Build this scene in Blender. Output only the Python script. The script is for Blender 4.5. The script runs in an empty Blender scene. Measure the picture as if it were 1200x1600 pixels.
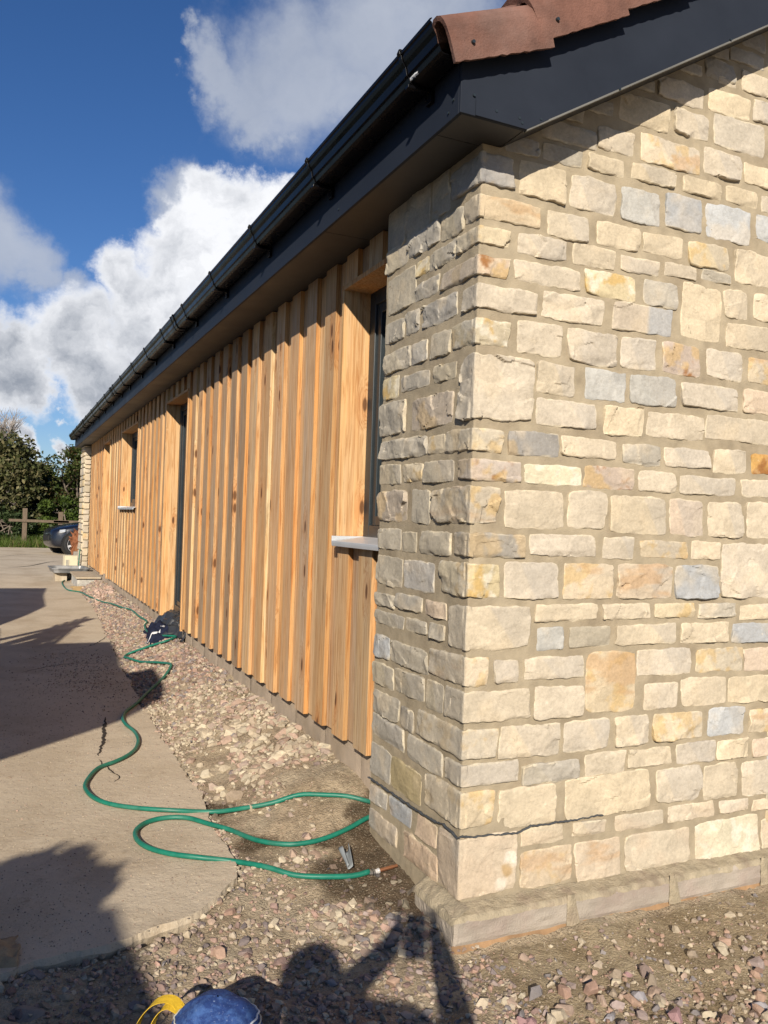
import bpy, math, random
import numpy as np
from mathutils import Vector, Matrix, noise as mn

# ------------------------------------------------------------------ camera, sky, sun, exposure
sc = bpy.context.scene
COL = sc.collection
R = math.radians
cam_d = bpy.data.cameras.new('camera')
cam = bpy.data.objects.new('camera', cam_d)
COL.objects.link(cam)
cam_d.sensor_fit = 'VERTICAL'
cam_d.sensor_height = 24.0
cam_d.sensor_width = 18.0
cam_d.lens = 24.0 * 1295 / 1600
cam_d.clip_start = 0.03
cam_d.clip_end = 3000
CM = ((0.90914491, -0.03428995, -0.41506593), (-0.41517492, 0.00421497, -0.90973184), (0.03294415, 0.99940304, -0.0104043))
mm = Matrix(CM).to_4x4()
mm.translation = Vector((0, 0, 1.34))
cam.matrix_world = mm
sc.camera = cam

SUN = Vector((0.4196, 0.8013, -0.4264)).normalized()      # direction the sunlight travels
sun_d = bpy.data.lights.new('sun', 'SUN')
sun_d.energy = 5.0
sun_d.angle = R(0.53)
sun_d.color = (1.0, 0.91, 0.77)
sun = bpy.data.objects.new('sun', sun_d)
COL.objects.link(sun)
sun.rotation_euler = SUN.to_track_quat('-Z', 'Y').to_euler()
sun.location = (-8, -15, 9)

sc.view_settings.view_transform = 'Standard'
sc.view_settings.look = 'None'
sc.view_settings.gamma = 1.0
sc.view_settings.exposure = 0.21
sc.render.engine = 'CYCLES'
sc.cycles.max_bounces = 6
sc.cycles.diffuse_bounces = 1
sc.cycles.use_denoising = True

class NT:
    """small helper for node trees"""
    def __init__(s, tree):
        s.t = tree; s.n = tree.nodes; s.l = tree.links
    def new(s, typ, **kw):
        nd = s.n.new(typ)
        for k, v in kw.items():
            setattr(nd, k, v)
        return nd
    def put(s, sock, v):
        if v is None: return
        if isinstance(v, bpy.types.NodeSocket): s.l.new(v, sock)
        elif isinstance(v, (tuple, list)) and len(v) == 3 and sock.type == 'RGBA': sock.default_value = (*v, 1)
        else: sock.default_value = v
    def math(s, op, a, b=None, c=None, clamp=False):
        nd = s.new('ShaderNodeMath', operation=op, use_clamp=clamp)
        s.put(nd.inputs[0], a); s.put(nd.inputs[1], b); s.put(nd.inputs[2], c)
        return nd.outputs[0]
    def vmath(s, op, a, b=None, scale=None):
        nd = s.new('ShaderNodeVectorMath', operation=op)
        s.put(nd.inputs[0], a); s.put(nd.inputs[1], b)
        if scale is not None: s.put(nd.inputs['Scale'], scale)
        return nd.outputs['Value'] if op in ('DISTANCE', 'LENGTH', 'DOT_PRODUCT') else nd.outputs[0]
    def noise(s, vec, scale, detail=4, rough=0.55, out='Fac', dist=0.0):
        nd = s.new('ShaderNodeTexNoise')
        s.put(nd.inputs['Vector'], vec); nd.inputs['Scale'].default_value = scale
        nd.inputs['Detail'].default_value = detail; nd.inputs['Roughness'].default_value = rough
        nd.inputs['Distortion'].default_value = dist
        return nd.outputs[out]
    def smooth(s, v, a, b, c=0.0, d=1.0):
        nd = s.new('ShaderNodeMapRange', interpolation_type='SMOOTHSTEP')
        s.put(nd.inputs[0], v)
        nd.inputs[1].default_value = a; nd.inputs[2].default_value = b
        nd.inputs[3].default_value = c; nd.inputs[4].default_value = d
        return nd.outputs[0]
    def lin(s, v, a, b, c=0.0, d=1.0):
        nd = s.new('ShaderNodeMapRange')
        s.put(nd.inputs[0], v)
        nd.inputs[1].default_value = a; nd.inputs[2].default_value = b
        nd.inputs[3].default_value = c; nd.inputs[4].default_value = d
        return nd.outputs[0]
    def mix(s, f, a, b, mode='MIX'):
        nd = s.new('ShaderNodeMix', data_type='RGBA', blend_type=mode)
        s.put(nd.inputs[0], f); s.put(nd.inputs[6], a); s.put(nd.inputs[7], b)
        return nd.outputs[2]
    def scalev(s, vec, x, y, z):
        nd = s.new('ShaderNodeMapping'); s.put(nd.inputs[0], vec)
        nd.inputs['Scale'].default_value = (x, y, z)
        return nd.outputs[0]

def build_world():
    w = bpy.data.worlds.new('World'); sc.world = w; w.use_nodes = True
    T = NT(w.node_tree); T.n.clear()
    out = T.new('ShaderNodeOutputWorld')
    sky = T.new('ShaderNodeTexSky', sky_type='NISHITA')
    sky.sun_disc = False
    sky.sun_elevation = math.asin(-SUN.z)
    sky.sun_rotation = math.atan2(-SUN.x, -SUN.y)
    sky.altitude = 50
    sky.air_density = 1.0; sky.dust_density = 0.15; sky.ozone_density = 2.2
    tc = T.new('ShaderNodeTexCoord')
    D = T.vmath('NORMALIZE', tc.outputs['Generated'])
    # billow warp
    n1 = T.noise(D, 7.0, 9, 0.62, 'Color')
    n1 = T.vmath('SUBTRACT', n1, (0.5, 0.5, 0.5))
    W = T.vmath('ADD', D, T.vmath('SCALE', n1, scale=0.17))
    def blobs(vec, L, soft=1.0):
        acc = None
        for (x, y, z, r) in L:
            d = T.vmath('DISTANCE', vec, (x, y, z))
            v = T.smooth(d, r * 1.5, r * 0.35, 0, 1)
            acc = v if acc is None else T.math('MAXIMUM', acc, v)
        return acc
    A = blobs(W, CLOUD_A)
    B = blobs(W, CLOUD_B)
    fine = T.noise(D, 26.0, 8, 0.6)
    mid = T.noise(D, 8.0, 6, 0.55)
    dA = T.math('ADD', A, T.math('MULTIPLY', T.math('SUBTRACT', fine, 0.5), 0.75))
    mA = T.smooth(dA, 0.22, 0.82)
    dB = T.math('ADD', B, T.math('MULTIPLY', T.math('SUBTRACT', mid, 0.5), 1.2))
    dB = T.math('ADD', dB, T.math('MULTIPLY', T.math('SUBTRACT', fine, 0.5), 0.35))
    mB = T.math('MULTIPLY', T.smooth(dB, 0.15, 1.15), 0.80)
    # loose general cloud cover elsewhere in the sky (behind the camera and overhead)
    g = T.noise(D, 2.6, 8, 0.6)
    sep = T.new('ShaderNodeSeparateXYZ'); T.put(sep.inputs[0], D)
    away = T.smooth(T.vmath('DOT_PRODUCT', D, tuple(CLOUD_FWD)), 0.70, 0.45, 0, 1)
    mG = T.math('MULTIPLY', T.smooth(g, 0.50, 0.62), away)
    # cloud shading: bright billows, grey bases
    hz = sep.outputs[2]
    sh = T.noise(W, 10.0, 7, 0.6)
    base = T.smooth(hz, 0.30, 0.12, 0, 1)
    low = T.noise(T.vmath('ADD', W, (3.1, 0.4, 0.9)), 5.0, 5, 0.55)
    dc = T.noise(T.vmath('ADD', D, T.vmath('SCALE', n1, scale=0.10)), 12.0, 9, 0.60)
    dc2 = T.noise(T.vmath('ADD', T.vmath('ADD', D, T.vmath('SCALE', n1, scale=0.10)), (0.012, -0.005, 0.020)), 12.0, 9, 0.60)
    relief = T.math('MULTIPLY', T.math('SUBTRACT', dc2, dc), 2.2)
    grey = T.math('ADD', T.math('MULTIPLY', base, 0.85), T.math('MULTIPLY', T.math('SUBTRACT', low, 0.47), 2.2))
    grey = T.math('ADD', grey, relief, clamp=True)
    thick = T.smooth(dA, 0.50, 1.15)
    grey = T.math('MULTIPLY', grey, T.math('ADD', T.math('MULTIPLY', thick, 0.80), 0.20))
    cA = T.mix(grey, (0.84, 0.85, 0.88), (0.27, 0.30, 0.355))
    cB = T.mix(sh, (0.54, 0.57, 0.63), (0.33, 0.37, 0.45))
    def bg(col, st):
        b = T.new('ShaderNodeBackground'); T.put(b.inputs[0], col); b.inputs[1].default_value = st
        return b.outputs[0]
    def ms(f, a, b):
        m = T.new('ShaderNodeMixShader'); T.put(m.inputs[0], f); T.l.new(a, m.inputs[1]); T.l.new(b, m.inputs[2])
        return m.outputs[0]
    hs = T.new('ShaderNodeHueSaturation'); hs.inputs['Saturation'].default_value = 1.12
    T.put(hs.inputs['Color'], T.mix(1.0, sky.outputs[0], (0.74, 0.84, 1.10), 'MULTIPLY'))
    s = bg(hs.outputs[0], 0.072)
    s = ms(mG, s, bg((0.22, 0.235, 0.26), 1.0))
    s = ms(mB, s, bg(cB, 1.0))
    s = ms(mA, s, bg(cA, 1.0))
    T.l.new(s, out.inputs[0])

def pxdir(px, py):
    v = Vector((px - 600.0, -(py - 800.0), -1295.0)).normalized()
    return Matrix(CM) @ v
def cl(L):
    o = []
    for px, py, r in L:
        d = pxdir(px, py); o.append((d.x, d.y, d.z, r / 1295.0))
    return o
CLOUD_FWD = pxdir(500, 500)
CLOUD_A = cl([(330, 310, 55), (398, 330, 55), (300, 345, 40), (300, 410, 85), (200, 430, 60), (125, 530, 78), (20, 590, 75),
              (240, 500, 100), (380, 420, 90), (60, 610, 45), (150, 600, 60), (112, 655, 24), (500, 480, 120), (30, 705, 26), (90, 712, 24), (-150, 600, 120)])
CLOUD_B = cl([(470, 110, 120), (590, 50, 120), (690, 10, 90), (400, 130, 60), (410, 190, 45), (345, 110, 48), (300, 95, 26), (560, 170, 60), (95, 440, 30), (20, 390, 55), (45, 430, 34), (-40, 400, 80), (290, 290, 45)])
build_world()

# ------------------------------------------------------------------ helpers
rnd = random.Random(7)
def sst(a, b, x):
    t = min(1.0, max(0.0, (x - a) / (b - a))); return t * t * (3 - 2 * t)
def lerp(a, b, t): return a + (b - a) * t
def mixc(a, b, t): return tuple(a[i] + (b[i] - a[i]) * t for i in range(3))

def mesh(name, V, F, mat, parent=None, smooth=False, col=None, extra=None, mats=None, fm=None):
    """link ONE mesh object; col = per-vertex rgb, extra = dict of per-vertex floats"""
    me = bpy.data.meshes.new(name)
    me.from_pydata([tuple(v) for v in V], [], [tuple(f) for f in F])
    me.update()
    for m in (mats or [mat]): me.materials.append(m)
    if fm is not None: me.polygons.foreach_set('material_index', fm)
    if smooth: me.polygons.foreach_set('use_smooth', [True] * len(me.polygons))
    if col is not None:
        a = me.color_attributes.new('Col', 'FLOAT_COLOR', 'POINT')
        arr = np.ones((len(V), 4), dtype=np.float32); arr[:, :3] = np.asarray(col, dtype=np.float32)
        a.data.foreach_set('color', arr.ravel())
    if extra:
        for k, v in extra.items():
            a = me.attributes.new(k, 'FLOAT', 'POINT'); a.data.foreach_set('value', np.asarray(v, dtype=np.float32))
    o = bpy.data.objects.new(name, me); COL.objects.link(o)
    if parent: o.parent = parent
    return o

class B:
    """collects shapes into one mesh"""
    def __init__(s): s.V = []; s.F = []; s.C = []
    def add(s, V, F, c=(1, 1, 1)):
        k = len(s.V); s.V += [tuple(v) for v in V]; s.F += [tuple(i + k for i in f) for f in F]
        s.C += [c] * len(V)
    def box(s, x0, x1, y0, y1, z0, z1, c=(1, 1, 1), rot=None, org=None):
        V = [Vector(p) for p in ((x0, y0, z0), (x1, y0, z0), (x1, y1, z0), (x0, y1, z0), (x0, y0, z1), (x1, y0, z1), (x1, y1, z1), (x0, y1, z1))]
        if rot is not None:
            o = Vector(org or (0, 0, 0)); V = [rot @ (v - o) + o for v in V]
        s.add(V, [(0, 3, 2, 1), (4, 5, 6, 7), (0, 1, 5, 4), (1, 2, 6, 5), (2, 3, 7, 6), (3, 0, 4, 7)], c)
    def prism(s, poly, a0, a1, axis='x', c=(1, 1, 1)):
        n = len(poly)
        def mk(p, a):
            return {'x': (a, p[0], p[1]), 'y': (p[0], a, p[1]), 'z': (p[0], p[1], a)}[axis]
        V = [mk(p, a0) for p in poly] + [mk(p, a1) for p in poly]
        F = [tuple(range(n))[::-1], tuple(range(n, 2 * n))] + [(i, (i + 1) % n, n + (i + 1) % n, n + i) for i in range(n)]
        s.add(V, F, c)
    def cyl(s, p, q, r0, r1=None, n=12, c=(1, 1, 1), caps=True):
        r1 = r0 if r1 is None else r1
        p = Vector(p); q = Vector(q); d = (q - p).normalized()
        u = d.orthogonal().normalized(); v = d.cross(u)
        V = []; 
        for (o, r) in ((p, r0), (q, r1)):
            for i in range(n):
                a = 2 * math.pi * i / n; V.append(o + u * (r * math.cos(a)) + v * (r * math.sin(a)))
        F = [(i, (i + 1) % n, n + (i + 1) % n, n + i) for i in range(n)]
        if caps: F += [tuple(range(n))[::-1], tuple(range(n, 2 * n))]
        s.add(V, F, c)
    def tube(s, pts, r, n=10, c=(1, 1, 1), rf=None):
        pts = [Vector(p) for p in pts]; k = len(pts); V = []
        up = Vector((0, 0, 1)); pu = None
        for i, p in enumerate(pts):
            d = (pts[min(i + 1, k - 1)] - pts[max(i - 1, 0)]).normalized()
            u = (pu - d * pu.dot(d)) if pu is not None else (up - d * up.dot(d))
            if u.length < 1e-4: u = d.orthogonal()
            u.normalize(); pu = u; v = d.cross(u)
            rr = rf(i / (k - 1)) if rf else r
            for j in range(n):
                a = 2 * math.pi * j / n; V.append(p + u * (rr * math.cos(a)) + v * (rr * math.sin(a)))
        F = [(i * n + j, i * n + (j + 1) % n, (i + 1) * n + (j + 1) % n, (i + 1) * n + j) for i in range(k - 1) for j in range(n)]
        F += [tuple(range(n))[::-1], tuple(range((k - 1) * n, k * n))]
        s.add(V, F, c)
    def grid(s, fn, nu, nv, c=(1, 1, 1)):
        V = [fn(i / (nu - 1), j / (nv - 1)) for j in range(nv) for i in range(nu)]
        F = [(j * nu + i, j * nu + i + 1, (j + 1) * nu + i + 1, (j + 1) * nu + i) for j in range(nv - 1) for i in range(nu - 1)]
        s.add(V, F, c)
    def make(s, name, mat, parent=None, smooth=False, colors=False, bevel=0, fix=True):
        o = mesh(name, s.V, s.F, mat, parent, smooth, s.C if colors else None)
        if fix:
            import bmesh
            bm = bmesh.new(); bm.from_mesh(o.data); bmesh.ops.recalc_face_normals(bm, faces=bm.faces[:]); bm.to_mesh(o.data); bm.free()
        if bevel:
            m = o.modifiers.new('bevel', 'BEVEL'); m.width = bevel; m.segments = 2; m.limit_method = 'ANGLE'
        return o

def catmull(P, step=0.03):
    P = [Vector(p) for p in P]; out = []
    for i in range(len(P) - 1):
        a = P[max(i - 1, 0)]; b = P[i]; c = P[i + 1]; d = P[min(i + 2, len(P) - 1)]
        n = max(2, int((c - b).length / step))
        for k in range(n):
            t = k / n
            out.append(0.5 * ((2 * b) + (c - a) * t + (2 * a - 5 * b + 4 * c - d) * t * t + (3 * b - a - 3 * c + d) * t ** 3))
    out.append(P[-1]); return out

def empty(name, loc=(0, 0, 0), rz=0.0):
    o = bpy.data.objects.new(name, None); COL.objects.link(o); o.location = loc; o.rotation_euler = (0, 0, rz)
    o.empty_display_size = 0.1
    return o
def tag(o, label=None, cat=None, group=None, kind=None):
    if label: o['label'] = label
    if cat: o['category'] = cat
    if group: o['group'] = group
    if kind: o['kind'] = kind
    return o

def material(name, base, rough=0.7, metal=0.0, var=0.12, nscale=8.0, bump=0.0, bscale=60.0, attr=False, spec=0.5, stretch=(1, 1, 1), tint=None, coat=0.0, bdist=0.004):
    m = bpy.data.materials.new(name); m.use_nodes = True
    T = NT(m.node_tree); T.n.clear()
    out = T.new('ShaderNodeOutputMaterial'); p = T.new('ShaderNodeBsdfPrincipled')
    T.l.new(p.outputs[0], out.inputs[0])
    tc = T.new('ShaderNodeTexCoord'); vec = T.scalev(tc.outputs['Object'], *stretch)
    n = T.noise(vec, nscale, 5, 0.6)
    f = T.lin(n, 0.3, 0.7, 1 - var, 1 + var)
    if attr:
        a = T.new('ShaderNodeAttribute', attribute_name='Col'); c0 = a.outputs[0]
        if base is not None: c0 = T.mix(1.0, c0, base, 'MULTIPLY')
    else:
        rgb = T.new('ShaderNodeRGB'); rgb.outputs[0].default_value = (*base, 1); c0 = rgb.outputs[0]
    if tint is not None:
        n2 = T.noise(vec, nscale * 0.37, 4, 0.6)
        c0 = T.mix(T.smooth(n2, 0.45, 0.68), c0, tint)
    c = T.vmath('SCALE', c0, scale=f)
    T.l.new(c, p.inputs['Base Color'])
    p.inputs['Metallic'].default_value = metal
    T.put(p.inputs['Roughness'], T.lin(n, 0.3, 0.7, max(0.02, rough - 0.07), min(1, rough + 0.07)))
    p.inputs['Specular IOR Level'].default_value = spec
    p.inputs['Coat Weight'].default_value = coat
    if bump:
        bn = T.noise(vec, bscale, 6, 0.6)
        b = T.new('ShaderNodeBump'); b.inputs['Strength'].default_value = bump; b.inputs['Distance'].default_value = bdist
        T.l.new(bn, b.inputs['Height']); T.l.new(b.outputs[0], p.inputs['Normal'])
    m['_p'] = 1
    return m

# ------------------------------------------------------------------ ground
EY = [2.5, 2.6, 2.76, 2.86, 3.03, 3.37, 3.73, 4.6, 5.5, 7.1, 9, 11.5, 16, 19, 24, 30]
EX = [.1, .55, .70, .79, .81, .81, .85, .85, .85, .92, .99, 1.1, 1.1, 1.17, 3.0, 6.0]
def edge(y): return float(np.interp(y, EY, EX))
def g0(x, y):
    e = edge(max(y, 2.86))
    w = .055 + .145 * sst(e, 1.42, x) * sst(2.9, 3.5, y) * (1 - sst(15.3, 16.4, y))
    if y < 2.9: w = -.005 + (w + .005) * sst(2.3, 2.9, y)
    if x < 1.15 and y < 3.2:
        yf = float(np.interp(x, [-1, .13, .30, .465, .58, .70, .79, .82, 1.15], [2.46, 2.52, 2.55, 2.59, 2.64, 2.76, 2.86, 3.0, 3.2]))
        w = max(w, .042 * sst(.40, .0, yf - y) * sst(1.15, .85, x))
    return w
def in_slab(x, y): return 2.5 < y < 30 and x < edge(y) and (y > 2.6 or x < .5)
def nz(x, y, s, o=0.0): return mn.noise(Vector((x * s, y * s, o)))
def ground_z(x, y):
    h = g0(x, y)
    if in_slab(x + 0.06, y - 0.04) or in_slab(x, y): return h - 0.035
    n = 0.016 * nz(x, y, 5.0) + 0.010 * nz(x, y, 14.0, 3) + 0.006 * nz(x, y, 38.0, 7)
    if -1 < x < 4 and 0.5 < y < 18: h += n
    # loose spoil along the wall
    if y > 3.2 and x > edge(y): h += 0.03 * max(0, nz(x, y, 2.2, 11)) + 0.02 * max(0, nz(x, y, 7, 5))
    if y < 2.27 and x > 1.0: h += -0.012 + 0.02 * nz(x, y, 3.5, 9)
    return h

def axis(lo, hi, step, far, neg_far):
    a = list(np.arange(lo, hi + 1e-6, step)); s = step
    v = hi
    while v < far: s *= 1.22; v += s; a.append(v)
    s = step; v = lo; pre = []
    while v > neg_far: s *= 1.22; v -= s; pre.append(v)
    return pre[::-1] + a
WET = [(1.33, 2.74, 0.31), (1.42, 2.95, 0.22), (1.12, 2.74, 0.14), (1.40, 3.22, 0.13), (0.84, 3.6, 0.10), (1.21, 3.05, 0.07), (0.93, 3.16, 0.10)]
def wet(x, y):
    w = 0
    wx = x + 0.10 * nz(x, y, 6, 21); wy = y + 0.10 * nz(x, y, 6, 33)
    for cx, cy, r in WET:
        d = math.hypot(wx - cx, wy - cy); w = max(w, 1 - sst(r * .72, r, d))
    return w
def ground():
    xs = axis(-0.9, 3.4, 0.022, 900, -900); ys = axis(1.1, 8.0, 0.022, 1400, -300)
    # moderately fine out to the end of the wall
    ys = [y for y in ys if y <= 8.0] + list(np.arange(8.06, 17.5, 0.06)) + [y for y in ys if y > 17.5]
    V = []; C = []
    for y in ys:
        for x in xs:
            near = -1.2 < x < 3.6 and 0.8 < y < 18
            z = ground_z(x, y) if near else (0.03 if y > 18 else -0.03 if y < 2.5 else 0.02)
            V.append((x, y, z))
            soil = (0.41, 0.325, 0.22); red = (0.37, 0.24, 0.17); dark = (0.22, 0.16, 0.10); pale = (0.52, 0.435, 0.31)
            if near:
                c = mixc(soil, red, sst(-.15, .35, nz(x, y, 1.3, 2)) * (0.9 if y < 2.8 and x < 1.35 else 0.6 if y > 5 else 0.15))
                c = mixc(c, pale, sst(0.0, .45, nz(x, y, 4.1, 8)) * 0.6)
                c = mixc(c, dark, sst(.05, .45, nz(x, y, 5.3, 13)) * (0.75 if y < 2.27 else 0.4))
                if x > 1.32 and y < 2.25: c = mixc(c, (0.30, 0.235, 0.13), 0.4)
                w = wet(x, y)
                c = mixc(c, (0.085, 0.058, 0.034), 0.9 * w)
            elif y > 29.6: c = (0.05, 0.075, 0.02)
            else: c = soil; w = 0
            C.append(c)
    nx = len(xs); ny = len(ys)
    F = [(j * nx + i, j * nx + i + 1, (j + 1) * nx + i + 1, (j + 1) * nx + i) for j in range(ny - 1) for i in range(nx - 1)]
    m = material('soil', None, 0.95, var=0.30, nscale=35, bump=1.0, bscale=110, attr=True, spec=0.15, bdist=0.012)
    T = NT(m.node_tree); p = [n for n in T.n if n.type == 'BSDF_PRINCIPLED'][0]; c0 = p.inputs['Base Color'].links[0].from_socket; tc = [n for n in T.n if n.type == 'TEX_COORD'][0].outputs['Object']
    c1 = T.mix(T.smooth(T.noise(tc, 170, 3, .6), .57, .66, 0, .65), c0, (0.58, 0.49, 0.36)); c1 = T.mix(T.smooth(T.noise(tc, 95, 4, .65), .58, .68, 0, .6), c1, (0.12, 0.085, 0.055))
    c1 = T.mix(T.smooth(T.noise(T.vmath('ADD', tc, (4, 1, 2)), 60, 3, .6), .62, .70, 0, .5), c1, (0.40, 0.24, 0.18)); T.l.new(c1, p.inputs['Base Color'])
    tag(mesh('ground', V, F, m, smooth=True, col=C), kind='structure')
ground()

# concrete yard slab with a broken edge
def slab():
    pts = []
    def jag(x, y, a=0.020): return (x + a * nz(x, y, 5, 1) + a * .9 * nz(x, y, 12, 2) + a * .35 * nz(x, y, 31, 4), y + a * nz(x, y, 5, 6) + a * .9 * nz(x, y, 12, 7) + a * .35 * nz(x, y, 31, 8))
    line = [(-14, 2.46), (-3, 2.46), (-1.0, 2.47), (0.0, 2.49), (0.127, 2.525), (0.302, 2.55), (0.465, 2.593), (0.581, 2.637), (0.702, 2.76), (0.788, 2.862), (0.814, 3.03), (0.809, 3.37), (0.854, 3.73), (0.843, 4.08), (0.85, 4.6), (.852, 5.5), (.916, 7.13), (.989, 9.04), (1.10, 11.4), (1.1, 13.7), (1.1, 16.3), (1.2, 18.2), (3.0, 19.0), (9.0, 19.2), (14, 19.3)]
    out = []
    for a, b in zip(line[:-1], line[1:]):
        L = math.dist(a, b); n = max(1, int(L / (0.012 if -0.5 < b[0] < 1.2 and b[1] < 6.5 else 0.08)))
        if L > 2.5 and a[0] < -1 or b[0] > 2: n = 2
        for k in range(n):
            x = lerp(a[0], b[0], k / n); y = lerp(a[1], b[1], k / n)
            out.append(jag(x, y) if -2 < x < 1.3 else (x, y))
    out += [(14, 19.3), (14, 29.6), (-14, 29.6)]
    n = len(out)
    # chipped arris: top ring slightly inside the bottom ring
    V = [(x, y, 0.07) for x, y in out]; 
    V2 = []
    for i, (x, y) in enumerate(out):
        a = out[i - 1]; b = out[(i + 1) % n]; t = Vector((b[0] - a[0], b[1] - a[1])).normalized(); nn = Vector((t.y, -t.x))
        k = 0.004 + 0.007 * nz(x, y, 9, 3) + 0.002 * nz(x, y, 60, 3)
        V2.append((x + nn.x * k, y + nn.y * k, 0.050 + 0.010 * nz(x, y, 12, 9)))
    V3 = [(x2 + .006 * nz(x2, y2, 14, 2), y2 + .006 * nz(x2, y2, 14, 6) + .012, 0.015) for x2, y2, _ in V2]
    V4 = [(x2, y2, -0.08) for x2, y2, _ in V3]
    V = V + V2 + V3 + V4
    F = [tuple(range(n))]
    for r in (0, n, 2 * n):
        F += [(r + i, r + n + i, r + n + (i + 1) % n, r + (i + 1) % n) for i in range(n)]
    m = bpy.data.materials.new('yard_concrete'); m.use_nodes = True
    T = NT(m.node_tree); T.n.clear()
    o = T.new('ShaderNodeOutputMaterial'); p = T.new('ShaderNodeBsdfPrincipled'); T.l.new(p.outputs[0], o.inputs[0])
    tc = T.new('ShaderNodeTexCoord'); v = tc.outputs['Object']
    c = T.mix(T.smooth(T.noise(v, 1.7, 6, 0.65), 0.38, 0.66), (0.61, 0.51, 0.38), (0.52, 0.425, 0.305))
    c = T.mix(T.smooth(T.noise(v, 5.5, 6, 0.7), 0.58, 0.74, 0, 0.5), c, (0.33, 0.25, 0.165))
    c = T.mix(T.smooth(T.noise(v, 60, 3, 0.6), 0.58, 0.70, 0, 0.6), c, (0.62, 0.54, 0.42))
    c = T.mix(T.smooth(T.noise(v, 0.9, 7, 0.7), 0.50, 0.62, 0, 0.4), c, (0.38, 0.285, 0.19))
    c = T.mix(T.smooth(T.noise(v, 24, 5, 0.7), 0.60, 0.70, 0, 0.5), c, (0.30, 0.225, 0.15))
    c = T.mix(T.smooth(T.noise(v, 150, 2, 0.5), 0.62, 0.75, 0, 0.6), c, (0.17, 0.13, 0.09))
    T.l.new(c, p.inputs['Base Color']); p.inputs['Roughness'].default_value = 0.9; p.inputs['Specular IOR Level'].default_value = 0.2
    b = T.new('ShaderNodeBump'); b.inputs['Strength'].default_value = 0.7; b.inputs['Distance'].default_value = 0.006
    hh = T.math('ADD', T.noise(v, 45, 8, 0.7), T.math('MULTIPLY', T.noise(v, 6, 5, 0.6), 2.0))
    T.l.new(hh, b.inputs['Height']); T.l.new(b.outputs[0], p.inputs['Normal'])
    s = mesh('concrete_yard', V, F, m); tag(s, kind='structure')
    # cracks painted as dark strips laid on the slab, depth given by colour
    def crack(P, w, name='yard_crack'):
        P = [Vector((x, y, 0)) for x, y in P]; L = []; Rr = []
        pts = catmull(P, 0.01)
        for i, q in enumerate(pts):
            d = (pts[min(i + 1, len(pts) - 1)] - pts[max(i - 1, 0)]).normalized(); nn = Vector((-d.y, d.x, 0))
            t = i / (len(pts) - 1); ww = w * (math.sin(math.pi * min(1, t * 1.02 + .02)) ** .5) * (0.6 + 0.8 * abs(nz(q.x, q.y, 25, 2)))
            q = q + nn * (0.012 * nz(q.x, q.y, 18, 5) + 0.006 * nz(q.x, q.y, 50, 5))
            L.append((q + nn * ww)[:2] + (0.0735,)); Rr.append((q - nn * ww)[:2] + (0.0735,))
        V = L + Rr; k = len(L)
        return V, [(i, i + 1, k + i + 1, k + i) for i in range(k - 1)]
    bb = B()
    for P, w in (([(0.60, 5.35), (0.574, 5.14), (0.545, 4.9), (0.50, 4.62), (0.47, 4.5)], 0.012), ([(0.47, 4.45), (0.50, 4.30), (0.53, 4.13), (0.50, 4.05)], 0.005),
                 ([(0.15, 7.0), (0.5, 7.3), (0.9, 7.2)], 0.006), ([(0.6, 8.1), (0.8, 8.3), (1.0, 8.9)], 0.005), ([(0.1, 19.5), (0.5, 20), (1.0, 21.6), (1.3, 22)], 0.03), ([(-0.1, 24), (0.6, 25), (1.1, 24.6)], 0.03)):
        bb.add(*crack(P, w))
    tag(bb.make('yard_crack', material('crack_dark', (0.035, 0.026, 0.018), 1.0), fix=False), kind='structure')
slab()

# ------------------------------------------------------------------ building
building = empty('building', (1.375, 2.34, 0))
tag(building, 'long single storey barn with pale stone gable, larch board cladding and black gutter', 'building')
BO = Vector((1.375, 2.34, 0))
def adopt(o):            # parts are written in world coordinates; keep them there under the empty
    o.parent = building; o.matrix_parent_inverse = Matrix.Translation(-BO); return o

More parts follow.
